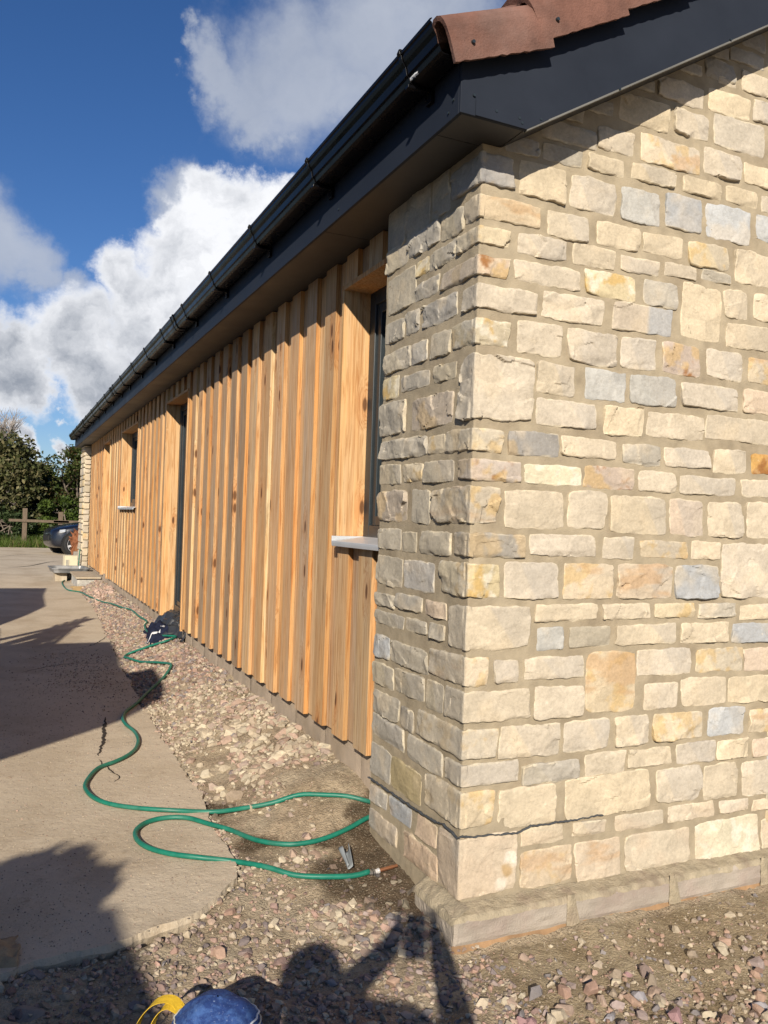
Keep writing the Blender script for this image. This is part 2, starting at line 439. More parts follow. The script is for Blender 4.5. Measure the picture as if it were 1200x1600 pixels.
STONES = "965,1119,3056,3132,g;1089,1270,3150,3208,g;1152,1280,3225,3293,g;990,1080,3140,3185,g;797,952,3044,3091,g;740,964,2924,3007,c;632,727,2930,2976,g;567,796,2796,2903,c;419,538,2798,2851,g;476,639,2674,2761,c;820,993,2807,2907,c;986,1204,2934,3022,c;1155,1317,3049,3132,c;1218,1322,2944,3034,c;1018,1286,2808,2931,m;1031,1125,3047,3077,c;667,957,2672,2775,o;971,1163,2688,2792,c;1181,1336,2693,2777,c;434,599,2591,2656,c;630,835,2598,2664,c;872,1067,2599,2665,c;1089,1257,2604,2669,c;1278,1394,2600,2666,c;587,767,2444,2568,b;791,970,2454,2581,B;991,1222,2453,2585,b;1253,1397,2485,2588,b;481,674,2337,2423,c;690,884,2344,2424,c;909,1114,2334,2426,y;1145,1395,2302,2433,c;364,564,2445,2565,c;591,772,2263,2319,c;795,954,2274,2327,c;979,1129,2286,2328,g;439,666,2155,2247,Y;701,863,2155,2250,g;882,1081,2055,2265,c;1096,1222,2160,2273,c;1252,1410,2170,2276,c;563,840,2049,2154,k;1109,1361,2051,2147,c;373,588,1911,2030,c;603,769,1918,2030,c;796,983,1914,2034,r;1016,1201,1922,2033,c;1236,1375,1924,2024,o;453,633,1789,1898,b;652,869,1790,1902,b;894,1185,1802,1894,c;1207,1424,1805,1899,p;538,722,1671,1777,c;734,1013,1677,1771,c;1021,1429,1686,1782,c;628,806,1569,1648,g;821,1050,1574,1648,c;1062,1237,1564,1656,c;1263,1372,1568,1651,R;458,686,1478,1557,r;701,882,1479,1554,c;899,1182,1476,1547,c;1212,1438,1479,1548,c;154,349,2448,2571,c;246,408,2588,2647,g;232,469,2661,2732,g;97,229,2582,2642,g;300,411,2743,2805,g;273,450,2331,2424,c;157,360,2252,2326,c;383,572,2252,2328,c;143,421,2159,2233,c;260,528,2049,2145,c;163,351,1919,2031,c;248,410,1790,1900,c;252,503,1682,1775,c;141,351,1576,1659,G;357,601,1584,1654,c;208,453,1479,1551,w;134,378,1328,1460,c;392,561,1335,1467,c;578,839,1321,1459,c;854,1021,1319,1457,p;1041,1226,1316,1455,c;1244,1479,1318,1462,c;240,518,1236,1313,c;552,693,1227,1309,c;723,949,1234,1300,o;965,1114,1232,1302,c;1117,1505,1084,1297,c;143,366,1089,1217,c;385,602,1087,1215,o;619,879,1089,1215,O;888,1109,1085,1212,B;270,538,1011,1073,c;557,779,1014,1072,c;797,996,1017,1071,y;1009,1206,1013,1069,g;1223,1493,1001,1061,c;281,392,911,995,b;414,598,919,993,g;617,908,920,996,c;926,1169,917,997,c;1186,1497,911,989,B;112,213,809,890,c;235,486,814,893,c;494,720,686,900,o;723,978,804,905,c;1006,1248,805,898,y;1254,1501,799,892,p;278,488,679,791,c;755,923,680,779,c;935,1168,678,790,c;1174,1524,677,783,c;143,392,555,665,c;405,605,556,666,c;628,787,557,668,c;804,1051,561,665,y;1073,1264,561,669,b;1287,1529,560,651,o;235,481,460,532,g;502,681,463,547,c;689,901,476,543,c;919,1121,467,549,c;1127,1292,467,543,c;1312,1533,460,534,p;148,379,320,459,c;418,802,321,469,c;827,1047,332,461,c;1059,1232,319,456,c;1258,1538,309,448,c;243,420,253,317,c;452,600,259,311,c;643,866,253,313,c;887,1120,256,318,c;1145,1301,261,308,c;1321,1542,250,293,c;242,460,111,240,o;470,674,95,238,O;693,1002,101,235,c;1026,1358,91,239,w;1371,1584,72,212,c;-209,131,2459,2564,G!;-103,244,2346,2423,O!;-153,124,2259,2320,y!;-257,123,2158,2225,r!;-101,244,2047,2131,c!;-160,136,1930,2017,Y!;-99,237,1685,1902,c!;-188,124,1578,1655,y!;-95,196,1484,1555,r!;-276,112,1340,1463,o!;-105,220,1229,1311,G!;-192,128,1096,1211,Y!;-122,251,923,1069,c!;-257,95,805,901,o!;-136,261,686,790,c!;-335,138,570,666,y!;-122,223,479,552,c!;-255,129,344,463,o!;-147,226,115,314,q!;-354,-216,2437,2590,g;-574,-370,2428,2600,g;-741,-564,2419,2597,g;-276,-109,2333,2425,g;-537,-287,2346,2434,g;-744,-538,2337,2436,g;-359,-160,2253,2323,g;-468,-361,2259,2320,Y;-720,-466,2166,2317,g;-472,-280,2164,2234,g;-396,-138,2049,2137,g;-542,-430,2053,2142,g;-732,-550,2050,2138,g;-331,-176,1927,2019,g;-729,-491,1928,2012,g;-488,-349,1928,2015,g;-570,-326,1834,1899,g;-294,-134,1835,1898,g;-739,-586,1826,1914,Y;-761,-514,1681,1814,g;-466,-143,1679,1799,h;-745,-329,1581,1660,g;-325,-195,1585,1651,y;-749,-543,1484,1565,g;-520,-359,1488,1558,y;-354,-129,1478,1559,g;-738,-477,1335,1460,h;-444,-290,1331,1460,g;-740,-524,1226,1311,g;-517,-392,1222,1303,g;-361,-126,1221,1309,g;-742,-498,1083,1201,g;-491,-239,1086,1198,B;-746,-563,999,1052,g;-557,-325,1008,1067,g;-308,-147,1004,1064,p;-746,-473,926,981,g;-460,-284,933,984,g;-273,-156,930,988,g;-737,-596,791,884,B;-587,-272,793,880,g;-746,-547,684,773,g;-532,-289,690,783,g;-277,-150,682,785,g;-736,-487,568,662,g;-478,-366,562,648,G;-734,-442,475,563,g;-409,-137,466,559,g;-743,-550,319,447,g;-538,-290,320,440,n;-732,-574,210,279,B;-546,-362,213,287,B;-317,-165,215,297,q;-741,-475,101,183,g;-418,-154,100,201,q"
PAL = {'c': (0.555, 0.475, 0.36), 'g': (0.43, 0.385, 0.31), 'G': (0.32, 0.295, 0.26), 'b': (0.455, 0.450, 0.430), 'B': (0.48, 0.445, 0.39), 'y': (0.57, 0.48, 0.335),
       'Y': (0.61, 0.51, 0.32), 'o': (0.56, 0.47, 0.345), 'O': (0.57, 0.465, 0.335), 'r': (0.50, 0.40, 0.31), 'R': (0.56, 0.33, 0.12), 'k': (0.52, 0.43, 0.31), 'm': (0.50, 0.44, 0.35),
       'p': (0.54, 0.44, 0.35), 'w': (0.68, 0.60, 0.42), 'h': (0.44, 0.37, 0.29), 'n': (0.36, 0.30, 0.19), 'q': (0.50, 0.375, 0.27)}
RUST = (0.30, 0.13, 0.04); GOLD = (0.55, 0.36, 0.12); WHITE = (0.72, 0.67, 0.56); BLUE = (0.37, 0.38, 0.39)
XB, YB = 1.395, 2.36     # mortar faces
def unfold(u, z, h):
    k = max(0.0, 1 - abs(u) / 0.035)
    if u >= 0: return (XB + u - 0.02 - h * k + (0.02 - 0.02 * k if False else 0.0) , YB - h, z)
    return (XB - h, YB - 0.02 - u - h * k + 0.02 * (1 - 1) , z)
def unf(u, z, h):
    # u measured on the stone faces: 0 is the arris; mortar plane is 2 cm behind the faces
    if u >= 0:
        x = 1.375 + u
        if u < 0.022: x = 1.375 + (0.022 - h) * (1 - u / 0.022) + u
        return (x, YB - h, z)
    y = 2.34 - u
    if -u < 0.022: y = 2.34 + (0.022 - h) * (1 + u / 0.022) - u
    return (XB - h, y, z)
def fbm(p, o=5): return mn.fractal(p, 0.9, 2.1, o)
def stone_mesh(b, u0, u1, z0, z1, code, pos, res, seed, hmul=1.0):
    r = random.Random(seed); w = u1 - u0; h = z1 - z0
    cu, cz = (u0 + u1) / 2, (z0 + z1) / 2
    corner = '!' in code; code = code[0]
    eg = min(0.0024, w * .06)
    def samp(L):
        n = max(3, int(L / res)); e = 2 * eg / L
        return [-1.0, -1 + e * 0.35, -1 + e * 1.5, -1 + e * 3.2] + [(-1 + e * 3.2) + (2 - e * 6.4) * (k + 1) / (n + 1) for k in range(n)] + [1 - e * 3.2, 1 - e * 1.5, 1 - e * 0.35, 1.0]
    S = samp(w); Tt = samp(h)
    hp = [-0.012, 0.86, 0.985, 1.0]
    hb = (0.0145 + 0.006 * r.random()) * hmul
    if corner: hb = 0.020 * hmul
    tu, tz = (r.uniform(-1, 1) * 0.004, r.uniform(-1, 1) * 0.004)
    if corner: tu = 0
    k1 = r.uniform(0.03, 0.10) * min(1, h / w * 1.3); k2 = r.uniform(0.03, 0.12)
    kx = [r.uniform(-0.03, 0.03) for _ in range(4)]
    rough = r.choice([0.35, 0.45, 0.55, 0.7, 0.9, 1.5]) * (1.15 if cu < 0 and z0 > .32 else 1.0); rough = min(rough, 1.2)
    base = PAL[code]; lum = r.uniform(0.90, 1.09); wm = r.uniform(-0.02, 0.02)
    base = (base[0] * lum + wm, base[1] * lum + wm * .3, base[2] * lum - wm)
    seedv = Vector((r.uniform(-50, 50), r.uniform(-50, 50), r.uniform(-50, 50)))
    n0 = len(b.V); nu = len(S); nv = len(Tt)
    planes = [(math.cos(a_), math.sin(a_), r.uniform(.45, 1.0)) for a_ in [r.uniform(0, 6.28) for _ in range(4)]] if not corner else [(0, 1, .8), (0, -1, .8)]
    band = r.random() < 0.35; cut = r.uniform(-.5, .5)
    for j, t in enumerate(Tt):
        for i, s in enumerate(S):
            x = s * (1 - k1 * abs(t) ** 7 * (1 if s > 0 else 1)); y = t * (1 - k2 * abs(s) ** 7)
            if corner: x = s * (1 - k1 * abs(t) ** 7 * .5)
            y += kx[0] * s * 1.6; x += kx[1] * t * 1.2
            ed = max(abs(s), abs(t))
            u = cu + x * w / 2; z = cz + y * h / 2
            if abs(s) > .8 or abs(t) > .8:
                wob = (abs(max(abs(s), abs(t))) - .8) / .2
                q = Vector((u * 15, z * 15, seed * .37)); a = 0.0062 * wob
                u += a * (mn.noise(q) + 0.6 * mn.noise(q * 2.7)) * (abs(s) ** 3)
                z += a * (mn.noise(q + Vector((9, 9, 9))) + 0.6 * mn.noise(q * 2.9 + Vector((3, 1, 9)))) * (abs(t) ** 3)
            ei = min(i, nu - 1 - i); ej = min(j, nv - 1 - j); e = min(ei, ej)
            pr = hp[e] if e < 3 else 1.0
            q = Vector((u, z, 0)) * 1.0 + seedv
            f = fbm(q * 11.0, 6)
            rg = mn.ridged_multi_fractal(q * 7.0, 0.8, 2.2, 4, 0.9, 2.0)
            fac = math.floor((f * 2.2 + .5) * 2.5) / 2.5
            # split faces: broad planes meeting at shallow ridges, spalls along the rim
            pl = 0.0
            for (ax, az, ac) in planes: pl = min(pl, ac - ax * s - az * t)
            rim = max(0.0, ed - 0.62) / 0.38
            sp = min(0.0, mn.noise(Vector((u * 17, z * 17, seed * .71))) + 0.05) * rim * 0.014
            vd, vp = mn.voronoi(Vector((q.x * 9.5, q.y * 13, q.z * 9.5)))
            dv = Vector((q.x * 9.5, q.y * 13, q.z * 9.5)) - vp[0]; ph_ = vp[0].x * 37.1 + vp[0].y * 17.7
            fct = (dv.x * math.cos(ph_) + dv.y * math.sin(ph_)) * 0.0058 + 0.0022 * math.sin(ph_ * 3.3)
            hh = fct * rough * (.45 + .9 * rim) + hb + tu * s + tz * t + pl * 0.010 * (0.6 + rough) + sp + rough * (0.0008 * f + 0.0016 * fac - 0.0006 * (rg - 1.0)) + rough * 0.0009 * mn.noise(Vector((q.x * 26, q.y * 40, q.z * 26)))
            # broken toe on the lower edge
            if t < -.55: hh += 0.004 * rough * (-(t) - .55) * (1 + 2 * mn.noise(q * 16))
            hh = max(hh, 0.0128 + .001 * mn.noise(q * 9))
            if e == 0: hv = -0.014
            else: hv = hh * pr
            if corner and abs(u) < 0.02: hv = (hb + 0.003 * mn.noise(q * 20)) * pr if e else -0.01
            b.V.append(pos(u, z, hv))
            # stone colour by code and noise; quoins greyer on the return side
            n1 = fbm(q * 6 + Vector((5, 0, 0)), 4); n2 = fbm(q * 14 + Vector((0, 8, 0)), 5); n3 = mn.noise(q * 60)
            c = tuple(v * (1 + 0.10 * n1 + 0.07 * n2 + 0.04 * n3) for v in base)
            c = mixc(c, (0.62, 0.50, 0.34), 0.35 * sst(0.1, .6, n1))
            c = tuple(v * (1 + .055 * math.sin(ph_ * 5.1)) for v in c)
            if band: c = mixc(c, (0.40, 0.37, 0.33), 0.4 * sst(.02, .1, x - cut + .3 * y))
            if e <= 2 and code not in 'bR': c = mixc(c, (0.72, 0.62, 0.44), 0.55 * sst(-.3, .5, mn.noise(q * 18)))
            if code in 'rR': c = mixc(c, RUST, 0.95 * sst(0.0 if code == 'r' else -.3, 0.5, n2 + .6 * n1 - (0.25 if code == 'r' else -.1)))
            if code in 'rRyYo': c = mixc(c, GOLD, (0.75 if code == 'Y' else .5) * sst(0.0, 0.4, fbm(q * 13 + Vector((1, 5, 9)), 5)))
            if code == 'Y' or code == 'w': c = mixc(c, WHITE, 0.6 * sst(0.0, 0.35, fbm(q * 20 + Vector((7, 5, 9)), 4)))
            if code in 'Oo': c = mixc(c, (0.48, 0.29, 0.14), 0.55 * sst(0.15, 0.6, fbm(Vector((u * 5, z * 16, 0)) + seedv, 4)))
            if code in 'yGh': c = mixc(c, (0.56, 0.40, 0.20), 0.5 * sst(0.2, 0.5, fbm(q * 7 + Vector((2, 2, 9)), 4)))
            if code == 'B': c = mixc(c, BLUE, 0.9 * sst(-.1, .3, fbm(q * 5 + Vector((2, 8, 1)), 3)))
            if code == 'k': c = mixc(c, BLUE, .8 * sst(.12, .3, s + .1 * n1))
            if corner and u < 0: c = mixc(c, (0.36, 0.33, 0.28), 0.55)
            if code == 'q' and u > 0:
                c = mixc(c, (0.60, 0.50, 0.37), .7)
                for (gu, gz, gr) in ((.160, .142, .026), (.200, .222, .017)): c = mixc(c, (0.76, 0.70, 0.60), .6 * sst(gr * 1.3, gr * .6, math.hypot(u - gu, (z - gz)) + .02 * n2 + .012 * n1))
                c = mixc(c, (0.42, 0.27, 0.11), .7 * sst(.024, .012, math.hypot(u - .185, z - .185) + .02 * n2))
            if z < 0.30: c = mixc(c, (0.52, 0.40, 0.29), 0.35 * sst(-.3, .3, n1))
            b.C.append(c)
    b.F += [(n0 + j * nu + i, n0 + j * nu + i + 1, n0 + (j + 1) * nu + i + 1, n0 + (j + 1) * nu + i) for j in range(nv - 1) for i in range(nu - 1)]

def random_courses(b, ua, ub, za, zb, pos, res, seed, top=None):
    r = random.Random(seed); z = za
    while z < zb:
        h = r.choice([.08, .10, .12, .135, .15]); u = ua
        while u < ub - .05:
            w = min(r.uniform(.12, .27), ub - u)
            if top is None or z + h < top(u + w / 2):
                stone_mesh(b, u + .009, u + w - .009, z + .009, min(z + h, zb) - .009, r.choice('cccccccgcbcyccocg'), pos, res, r.randrange(99999))
            u += w
        z += h

def rake(x): return 2.583 + max(0.0, x - 1.448) * 0.600 if x < 4.9 else 2.583 + (4.9 - 1.448) * .6 - (x - 4.9) * .6
def stone_walls():
    b = B()
    for i, t in enumerate(STONES.split(';')):
        a = t.split(','); u0, u1, z0, z1 = [int(v) / 1000 for v in a[:4]]; code = a[4]
        if u0 > -0.735 and u1 < 0 or True:
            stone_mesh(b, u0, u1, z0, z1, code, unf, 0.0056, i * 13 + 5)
    top = lambda u: rake(1.375 + u) + .03
    random_courses(b, 1.385, 7.0, 0.11, 4.7, unf, 0.02, 5, top)
    # top courses under the verge at the corner
    # far pier
    def posf(u, z, h): return (1.335 - h, 16.66 + u, z)
    random_courses(b, 0.0, 0.75, 0.25, 2.58, posf, 0.03, 8)
    def posn(u, z, h): return (1.33 + u, 16.66 - h, z)
    random_courses(b, 0.0, 0.12, 0.25, 2.58, posn, 0.03, 9)
    m = bpy.data.materials.new('limestone'); m.use_nodes = True
    T = NT(m.node_tree); T.n.clear()
    o = T.new('ShaderNodeOutputMaterial'); p = T.new('ShaderNodeBsdfPrincipled'); T.l.new(p.outputs[0], o.inputs[0])
    a = T.new('ShaderNodeAttribute', attribute_name='Col'); tc = T.new('ShaderNodeTexCoord'); v = tc.outputs['Object']
    c = T.vmath('SCALE', a.outputs[0], scale=T.lin(T.noise(v, 90, 5, 0.65), 0.3, 0.7, 0.88, 1.12))
    vein = T.noise(T.scalev(v, 1, 1, 1.6), 16, 8, 0.62, dist=1.2)
    c = T.mix(T.smooth(T.math('ABSOLUTE', T.math('SUBTRACT', vein, 0.5)), 0.012, 0.0, 0, 0.35), c, (0.24, 0.19, 0.13))
    c = T.mix(T.smooth(T.noise(v, 42, 5, 0.7), 0.63, 0.74, 0, 0.5), c, (0.72, 0.65, 0.52))
    T.l.new(c, p.inputs['Base Color']); p.inputs['Roughness'].default_value = 0.88; p.inputs['Specular IOR Level'].default_value = 0.25
    bp = T.new('ShaderNodeBump'); bp.inputs['Strength'].default_value = 0.55; bp.inputs['Distance'].default_value = 0.003
    hh = T.math('ADD', T.noise(v, 95, 6, 0.65, dist=0.3), T.math('MULTIPLY', vein, 1.5))
    T.l.new(hh, bp.inputs['Height']); T.l.new(bp.outputs[0], p.inputs['Normal'])
    me = adopt(mesh('stone_facing', b.V, b.F, m, smooth=True, col=b.C))
    me.data.set_sharp_from_angle(angle=R(24))
    # mortar bed behind the stones
    mb = B()
    def mort(u, z): 
        return unf(u, z, 0.0108 + 0.0026 * nz(u, z, 9, 3) + 0.0018 * nz(u, z, 45, 5))
    us = list(np.arange(-.735, -.02, .011)) + [-.012, -.006, 0, .006, .012] + list(np.arange(.02, 1.45, .011))
    zs = list(np.arange(0.02, 3.45, .011))
    nu = len(us)
    for z in zs:
        for u in us:
            zz = min(z, rake(1.375 + u) + .08); mb.V.append(mort(u, zz))
    mb.F += [(j * nu + i, j * nu + i + 1, (j + 1) * nu + i + 1, (j + 1) * nu + i) for j in range(len(zs) - 1) for i in range(nu - 1)]
    mm_ = material('lime_mortar', (0.385, 0.320, 0.225), 0.95, var=0.18, nscale=14, bump=0.8, bscale=220, spec=0.15, bdist=0.003, tint=(0.325, 0.265, 0.185))
    adopt(mesh('mortar', mb.V, mb.F, mm_, smooth=True))
    # wall core: gable beyond the traced part, far pier, back
    c = B()
    gp = [(2.80, 0.02), (8.425, 0.02), (8.425, rake(8.425)), (4.9, rake(4.9) + .05), (2.80, rake(2.80) + .05)]
    c.prism(gp, 2.352, 2.6, 'y')
    gp2 = [(1.55, 0.02), (8.425, 0.02), (8.425, rake(8.425)), (4.9, rake(4.9)), (1.55, 2.58)]
    c.prism(gp2, 2.62, 2.64, 'y'); c.prism(gp2, 17.2, 17.4, 'y')
    c.box(8.2, 8.42, 2.66, 17.18, 0.02, 2.45)
    c.box(1.345, 1.60, 16.67, 17.19, 0.1, 2.585)
    adopt(c.make('wall_core', mm_))
stone_walls()

def plinth():
    m = material('concrete_block', (0.40, 0.345, 0.285), 0.93, var=0.16, nscale=9, bump=0.9, bscale=160, tint=(0.36, 0.285, 0.24), spec=0.2, bdist=0.004)
    b = B()
    def face(x0, x1, y, z0, z1, n=16):
        b.grid(lambda s, t: (lerp(x0, x1, s), y - 0.0035 * nz(lerp(x0, x1, s), t, 14, 2) + (0.006 if s in (0, 1) or t in (0, 1) else 0), lerp(z0, z1, t) - .006 * abs(nz(s * 5, t, 2, 1)) * (t == 1)), n, 7)
    J = [1.332, 1.785, 2.235, 2.69, 3.14, 3.59, 4.04]
    for a, c in zip(J[:-1], J[1:]): face(a + (0.006 if a > 1.34 else 0), c - .006, 2.28, -0.004, 0.088, 40)
    # return of the corner block
    b.grid(lambda s, t: (1.332 + 0.003 * nz(s * 3, t, 9), 2.286 + s * .27, lerp(-0.01, 0.088, t)), 24, 7)
    b.box(1.34, 4.04, 2.288, 2.37, -0.06, 0.082); b.box(1.338, 1.42, 2.29, 2.54, -0.06, 0.08)
    adopt(b.make('block_plinth', m, smooth=False))
    # mortar haunch on top of the blocks
    f = B()
    def top(s, t):
        x = 1.325 + s * 2.7; y = lerp(2.277, 2.345, t)
        z = 0.088 + 0.016 * t + 0.004 * nz(x, y, 7, 5) + 0.003 * nz(x, y, 45, 5) + .002 * nz(x, y, 110, 5) - (0.016 if t == 0 else 0)
        return (x, y + 0.006 * nz(x, 0, 25, 3) * (1 - t), z)
    f.grid(top, 420, 12)
    def topr(s, t):
        y = 2.275 + s * .34; x = lerp(1.322, 1.385, t)
        z = 0.086 + 0.03 * sst(0, 1, t) + 0.006 * nz(x, y, 9, 2) + 0.003 * nz(x, y, 45, 7) - (0.02 if t == 0 else 0) - .05 * sst(.8, 1, s)
        return (x - 0.004 * nz(0, y, 22, 3) * (1 - t), y, z)
    f.grid(topr, 60, 10)
    for x in J[1:-1]:
        f.grid(lambda s, t: (x - .0225 + s * .045 * (1.25 - t * .6) + .002, 2.277 - .004 * math.sin(math.pi * s) - .003 * nz(s, t, 3, x), lerp(-0.004, .1, t)), 8, 12)
    mm2 = material('mortar_haunch', (0.40, 0.335, 0.235), 0.95, var=0.2, nscale=22, bump=1.0, bscale=120, tint=(0.31, 0.245, 0.18), spec=0.15, bdist=0.006)
    adopt(f.make('mortar_haunch', mm2, smooth=True))
    s = B()
    s.grid(lambda s_, t: (1.325 + s_ * 2.75, 2.286 - .020 * (1 - t) - .003 * nz(s_ * 40, t, 1.3), lerp(-.05, .003, t) + .003 * nz(s_ * 30, t, 1)), 120, 4)
    adopt(s.make('footing_strip', material('rusty_sand', (0.33, 0.20, 0.105), 0.95, var=0.3, nscale=12, bump=0.6, bscale=120), smooth=True))
    # concrete plinth below the boards
    c = B()
    edges = [3.06, 3.40, 3.86, 4.32, 4.78, 5.24, 5.7, 6.16, 6.62, 7.08, 7.54, 8.0, 8.46] + list(np.arange(8.92, 16.8, .46)) + [16.9]
    for a, d in zip(edges[:-1], edges[1:]):
        c.grid(lambda s_, t: (1.478 + .002 * nz(s_ * 2, t, 3, a) + (.004 if s_ in (0, 1) else 0), lerp(a + .004, d - .004, s_), lerp(0.02, .329, t)), 10, 6)
    c.box(1.486, 1.6, 3.0, 17.1, 0.02, .326)
    adopt(c.make('concrete_plinth', material('pale_block', (0.46, 0.37, 0.285), 0.93, var=0.13, nscale=7, bump=0.7, bscale=130, tint=(0.38, 0.30, 0.22), spec=0.2)))
    # torn damp proof membrane showing in the joint
    P = [(-.74, .175), (-.64, .168), (-.53, .20), (-.44, .215), (-.36, .222), (-.25, .245), (-.18, .262), (-.10, .232), (-.04, .215), (0, .212), (.06, .222), (.14, .238), (.2, .245), (.23, .272), (.27, .272), (.34, .285), (.42, .29), (.5, .305), (.58, .308)]
    me = B(); pts = []
    for k in range(241):
        t = k / 240 * 1.32 - .74; z = float(np.interp(t, [p[0] for p in MEMB], [p[1] for p in MEMB])) + .0045 * nz(t * 10, 0, 3) + .003 * nz(t * 26, 0, 3)
        pts.append((t, z))
    V = []
    for (u, z) in pts:
        wv = .0014 + .0012 * nz(u * 20, 0, 1)
        V.append(unf(u, z + wv, .016)); V.append(unf(u, z + wv * .6, .0255 + .003 * nz(u * 12, 4, 1))); V.append(unf(u, z - wv, .026 + .003 * nz(u * 12, 4, 1))); V.append(unf(u, z - wv - .002, .014))
    F = [(4 * i + j, 4 * i + 4 + j, 4 * i + 5 + j, 4 * i + 1 + j) for i in range(240) for j in range(3)]
    me.add(V, F)
    adopt(me.make('damp_proof_membrane', material('black_membrane', (0.06, 0.065, 0.07), 0.6), smooth=True, fix=False))
MEMB = [(-0.725,0.300),(-0.588,0.302),(-0.427,0.306),(-0.311,0.308),(-0.174,0.315),(-0.104,0.326),(-0.008,0.316),(-0.008,0.322),(0.065,0.317),(0.221,0.308),(0.277,0.324),(0.342,0.323),(0.374,0.323),(0.548,0.327),(0.764,0.327),(0.895,0.326),(0.985,0.325)]
plinth()

# ---- larch cladding
def wood(name, base=None, rough=0.72):
    m = bpy.data.materials.new(name); m.use_nodes = True
    T = NT(m.node_tree); T.n.clear()
    o = T.new('ShaderNodeOutputMaterial'); p = T.new('ShaderNodeBsdfPrincipled'); T.l.new(p.outputs[0], o.inputs[0])
    a = T.new('ShaderNodeAttribute', attribute_name='Col'); of = T.new('ShaderNodeAttribute', attribute_name='off')
    tc = T.new('ShaderNodeTexCoord')
    cx = T.new('ShaderNodeCombineXYZ'); T.put(cx.inputs[0], of.outputs['Fac']); T.put(cx.inputs[1], T.math('MULTIPLY', of.outputs['Fac'], 3.7)); T.put(cx.inputs[2], T.math('MULTIPLY', of.outputs['Fac'], 1.3))
    v = T.vmath('ADD', tc.outputs['Object'], cx.outputs[0])
    # knots
    kv = None
    sx = T.new('ShaderNodeSeparateXYZ'); T.put(sx.inputs[0], v)
    kc = T.new('ShaderNodeCombineXYZ'); T.put(kc.inputs[0], T.math('MULTIPLY', T.math('ADD', sx.outputs[1], sx.outputs[0]), 7.5)); T.put(kc.inputs[1], T.math('MULTIPLY', sx.outputs[2], 2.6))
    vo = T.new('ShaderNodeTexVoronoi', voronoi_dimensions='2D'); T.put(vo.inputs['Vector'], kc.outputs[0]); vo.inputs['Scale'].default_value = 1.0; vo.inputs['Randomness'].default_value = 1.0
    sc_ = T.new('ShaderNodeSeparateColor'); T.put(sc_.inputs[0], vo.outputs['Color'])
    has = T.math('GREATER_THAN', sc_.outputs[0], 0.55)
    kd = vo.outputs['Distance']
    knot = T.math('MULTIPLY', T.smooth(kd, 0.115, 0.06), has)
    halo = T.math('MULTIPLY', T.smooth(kd, 0.42, 0.08), has)
    # grain bends around knots
    gv = T.scalev(v, 26, 26, 0.9)
    bend = T.math('MULTIPLY', halo, 0.9)
    bv = T.new('ShaderNodeCombineXYZ'); T.put(bv.inputs[0], bend); T.put(bv.inputs[1], bend); bv.inputs[2].default_value = 0
    gv = T.vmath('ADD', gv, bv.outputs[0])
    g = T.noise(gv, 3.2, 6, 0.62, dist=0.9)
    g2 = T.noise(T.scalev(v, 90, 90, 2.0), 3.0, 3, 0.6)
    broad = T.noise(T.scalev(v, 5, 5, 0.55), 2.0, 4, 0.6)
    c = a.outputs[0]
    c = T.mix(T.smooth(g, 0.44, 0.64, 0, 0.8), c, T.vmath('MULTIPLY', c, (0.66, 0.50, 0.36)))
    c = T.mix(T.smooth(broad, 0.40, 0.66, 0, 0.55), c, T.vmath('MULTIPLY', c, (1.22, 1.02, 0.74)))
    c = T.mix(T.smooth(g2, 0.5, 0.75, 0, 0.28), c, T.vmath('MULTIPLY', c, (0.70, 0.62, 0.55)))
    c = T.mix(T.math('MULTIPLY', halo, 0.4), c, T.vmath('MULTIPLY', c, (0.86, 0.55, 0.33)))
    c = T.mix(T.math('MULTIPLY', knot, 0.85), c, (0.09, 0.035, 0.015))
    sk = T.noise(T.scalev(v, 30, 30, 0.45), 2.4, 4, 0.6, dist=0.4)
    c = T.mix(T.smooth(sk, 0.50, 0.62, 0, 0.42), c, T.vmath('MULTIPLY', c, (0.80, 0.58, 0.40)))
    c = T.mix(T.smooth(sk, 0.46, 0.34, 0, 0.45), c, T.vmath('MULTIPLY', c, (1.12, 1.12, 1.05)))
    st = T.noise(T.scalev(v, 12, 12, 1.6), 2.0, 5, 0.65)
    c = T.mix(T.smooth(st, 0.62, 0.72, 0, 0.45), c, (0.13, 0.075, 0.04))
    T.l.new(c, p.inputs['Base Color']); p.inputs['Roughness'].default_value = rough; p.inputs['Specular IOR Level'].default_value = 0.25
    bp = T.new('ShaderNodeBump'); bp.inputs['Strength'].default_value = 0.4; bp.inputs['Distance'].default_value = 0.002
    T.l.new(T.math('ADD', g, T.noise(T.scalev(v, 60, 60, 30), 4, 3, 0.6)), bp.inputs['Height']); T.l.new(bp.outputs[0], p.inputs['Normal'])
    return m
WOOD = wood('larch')
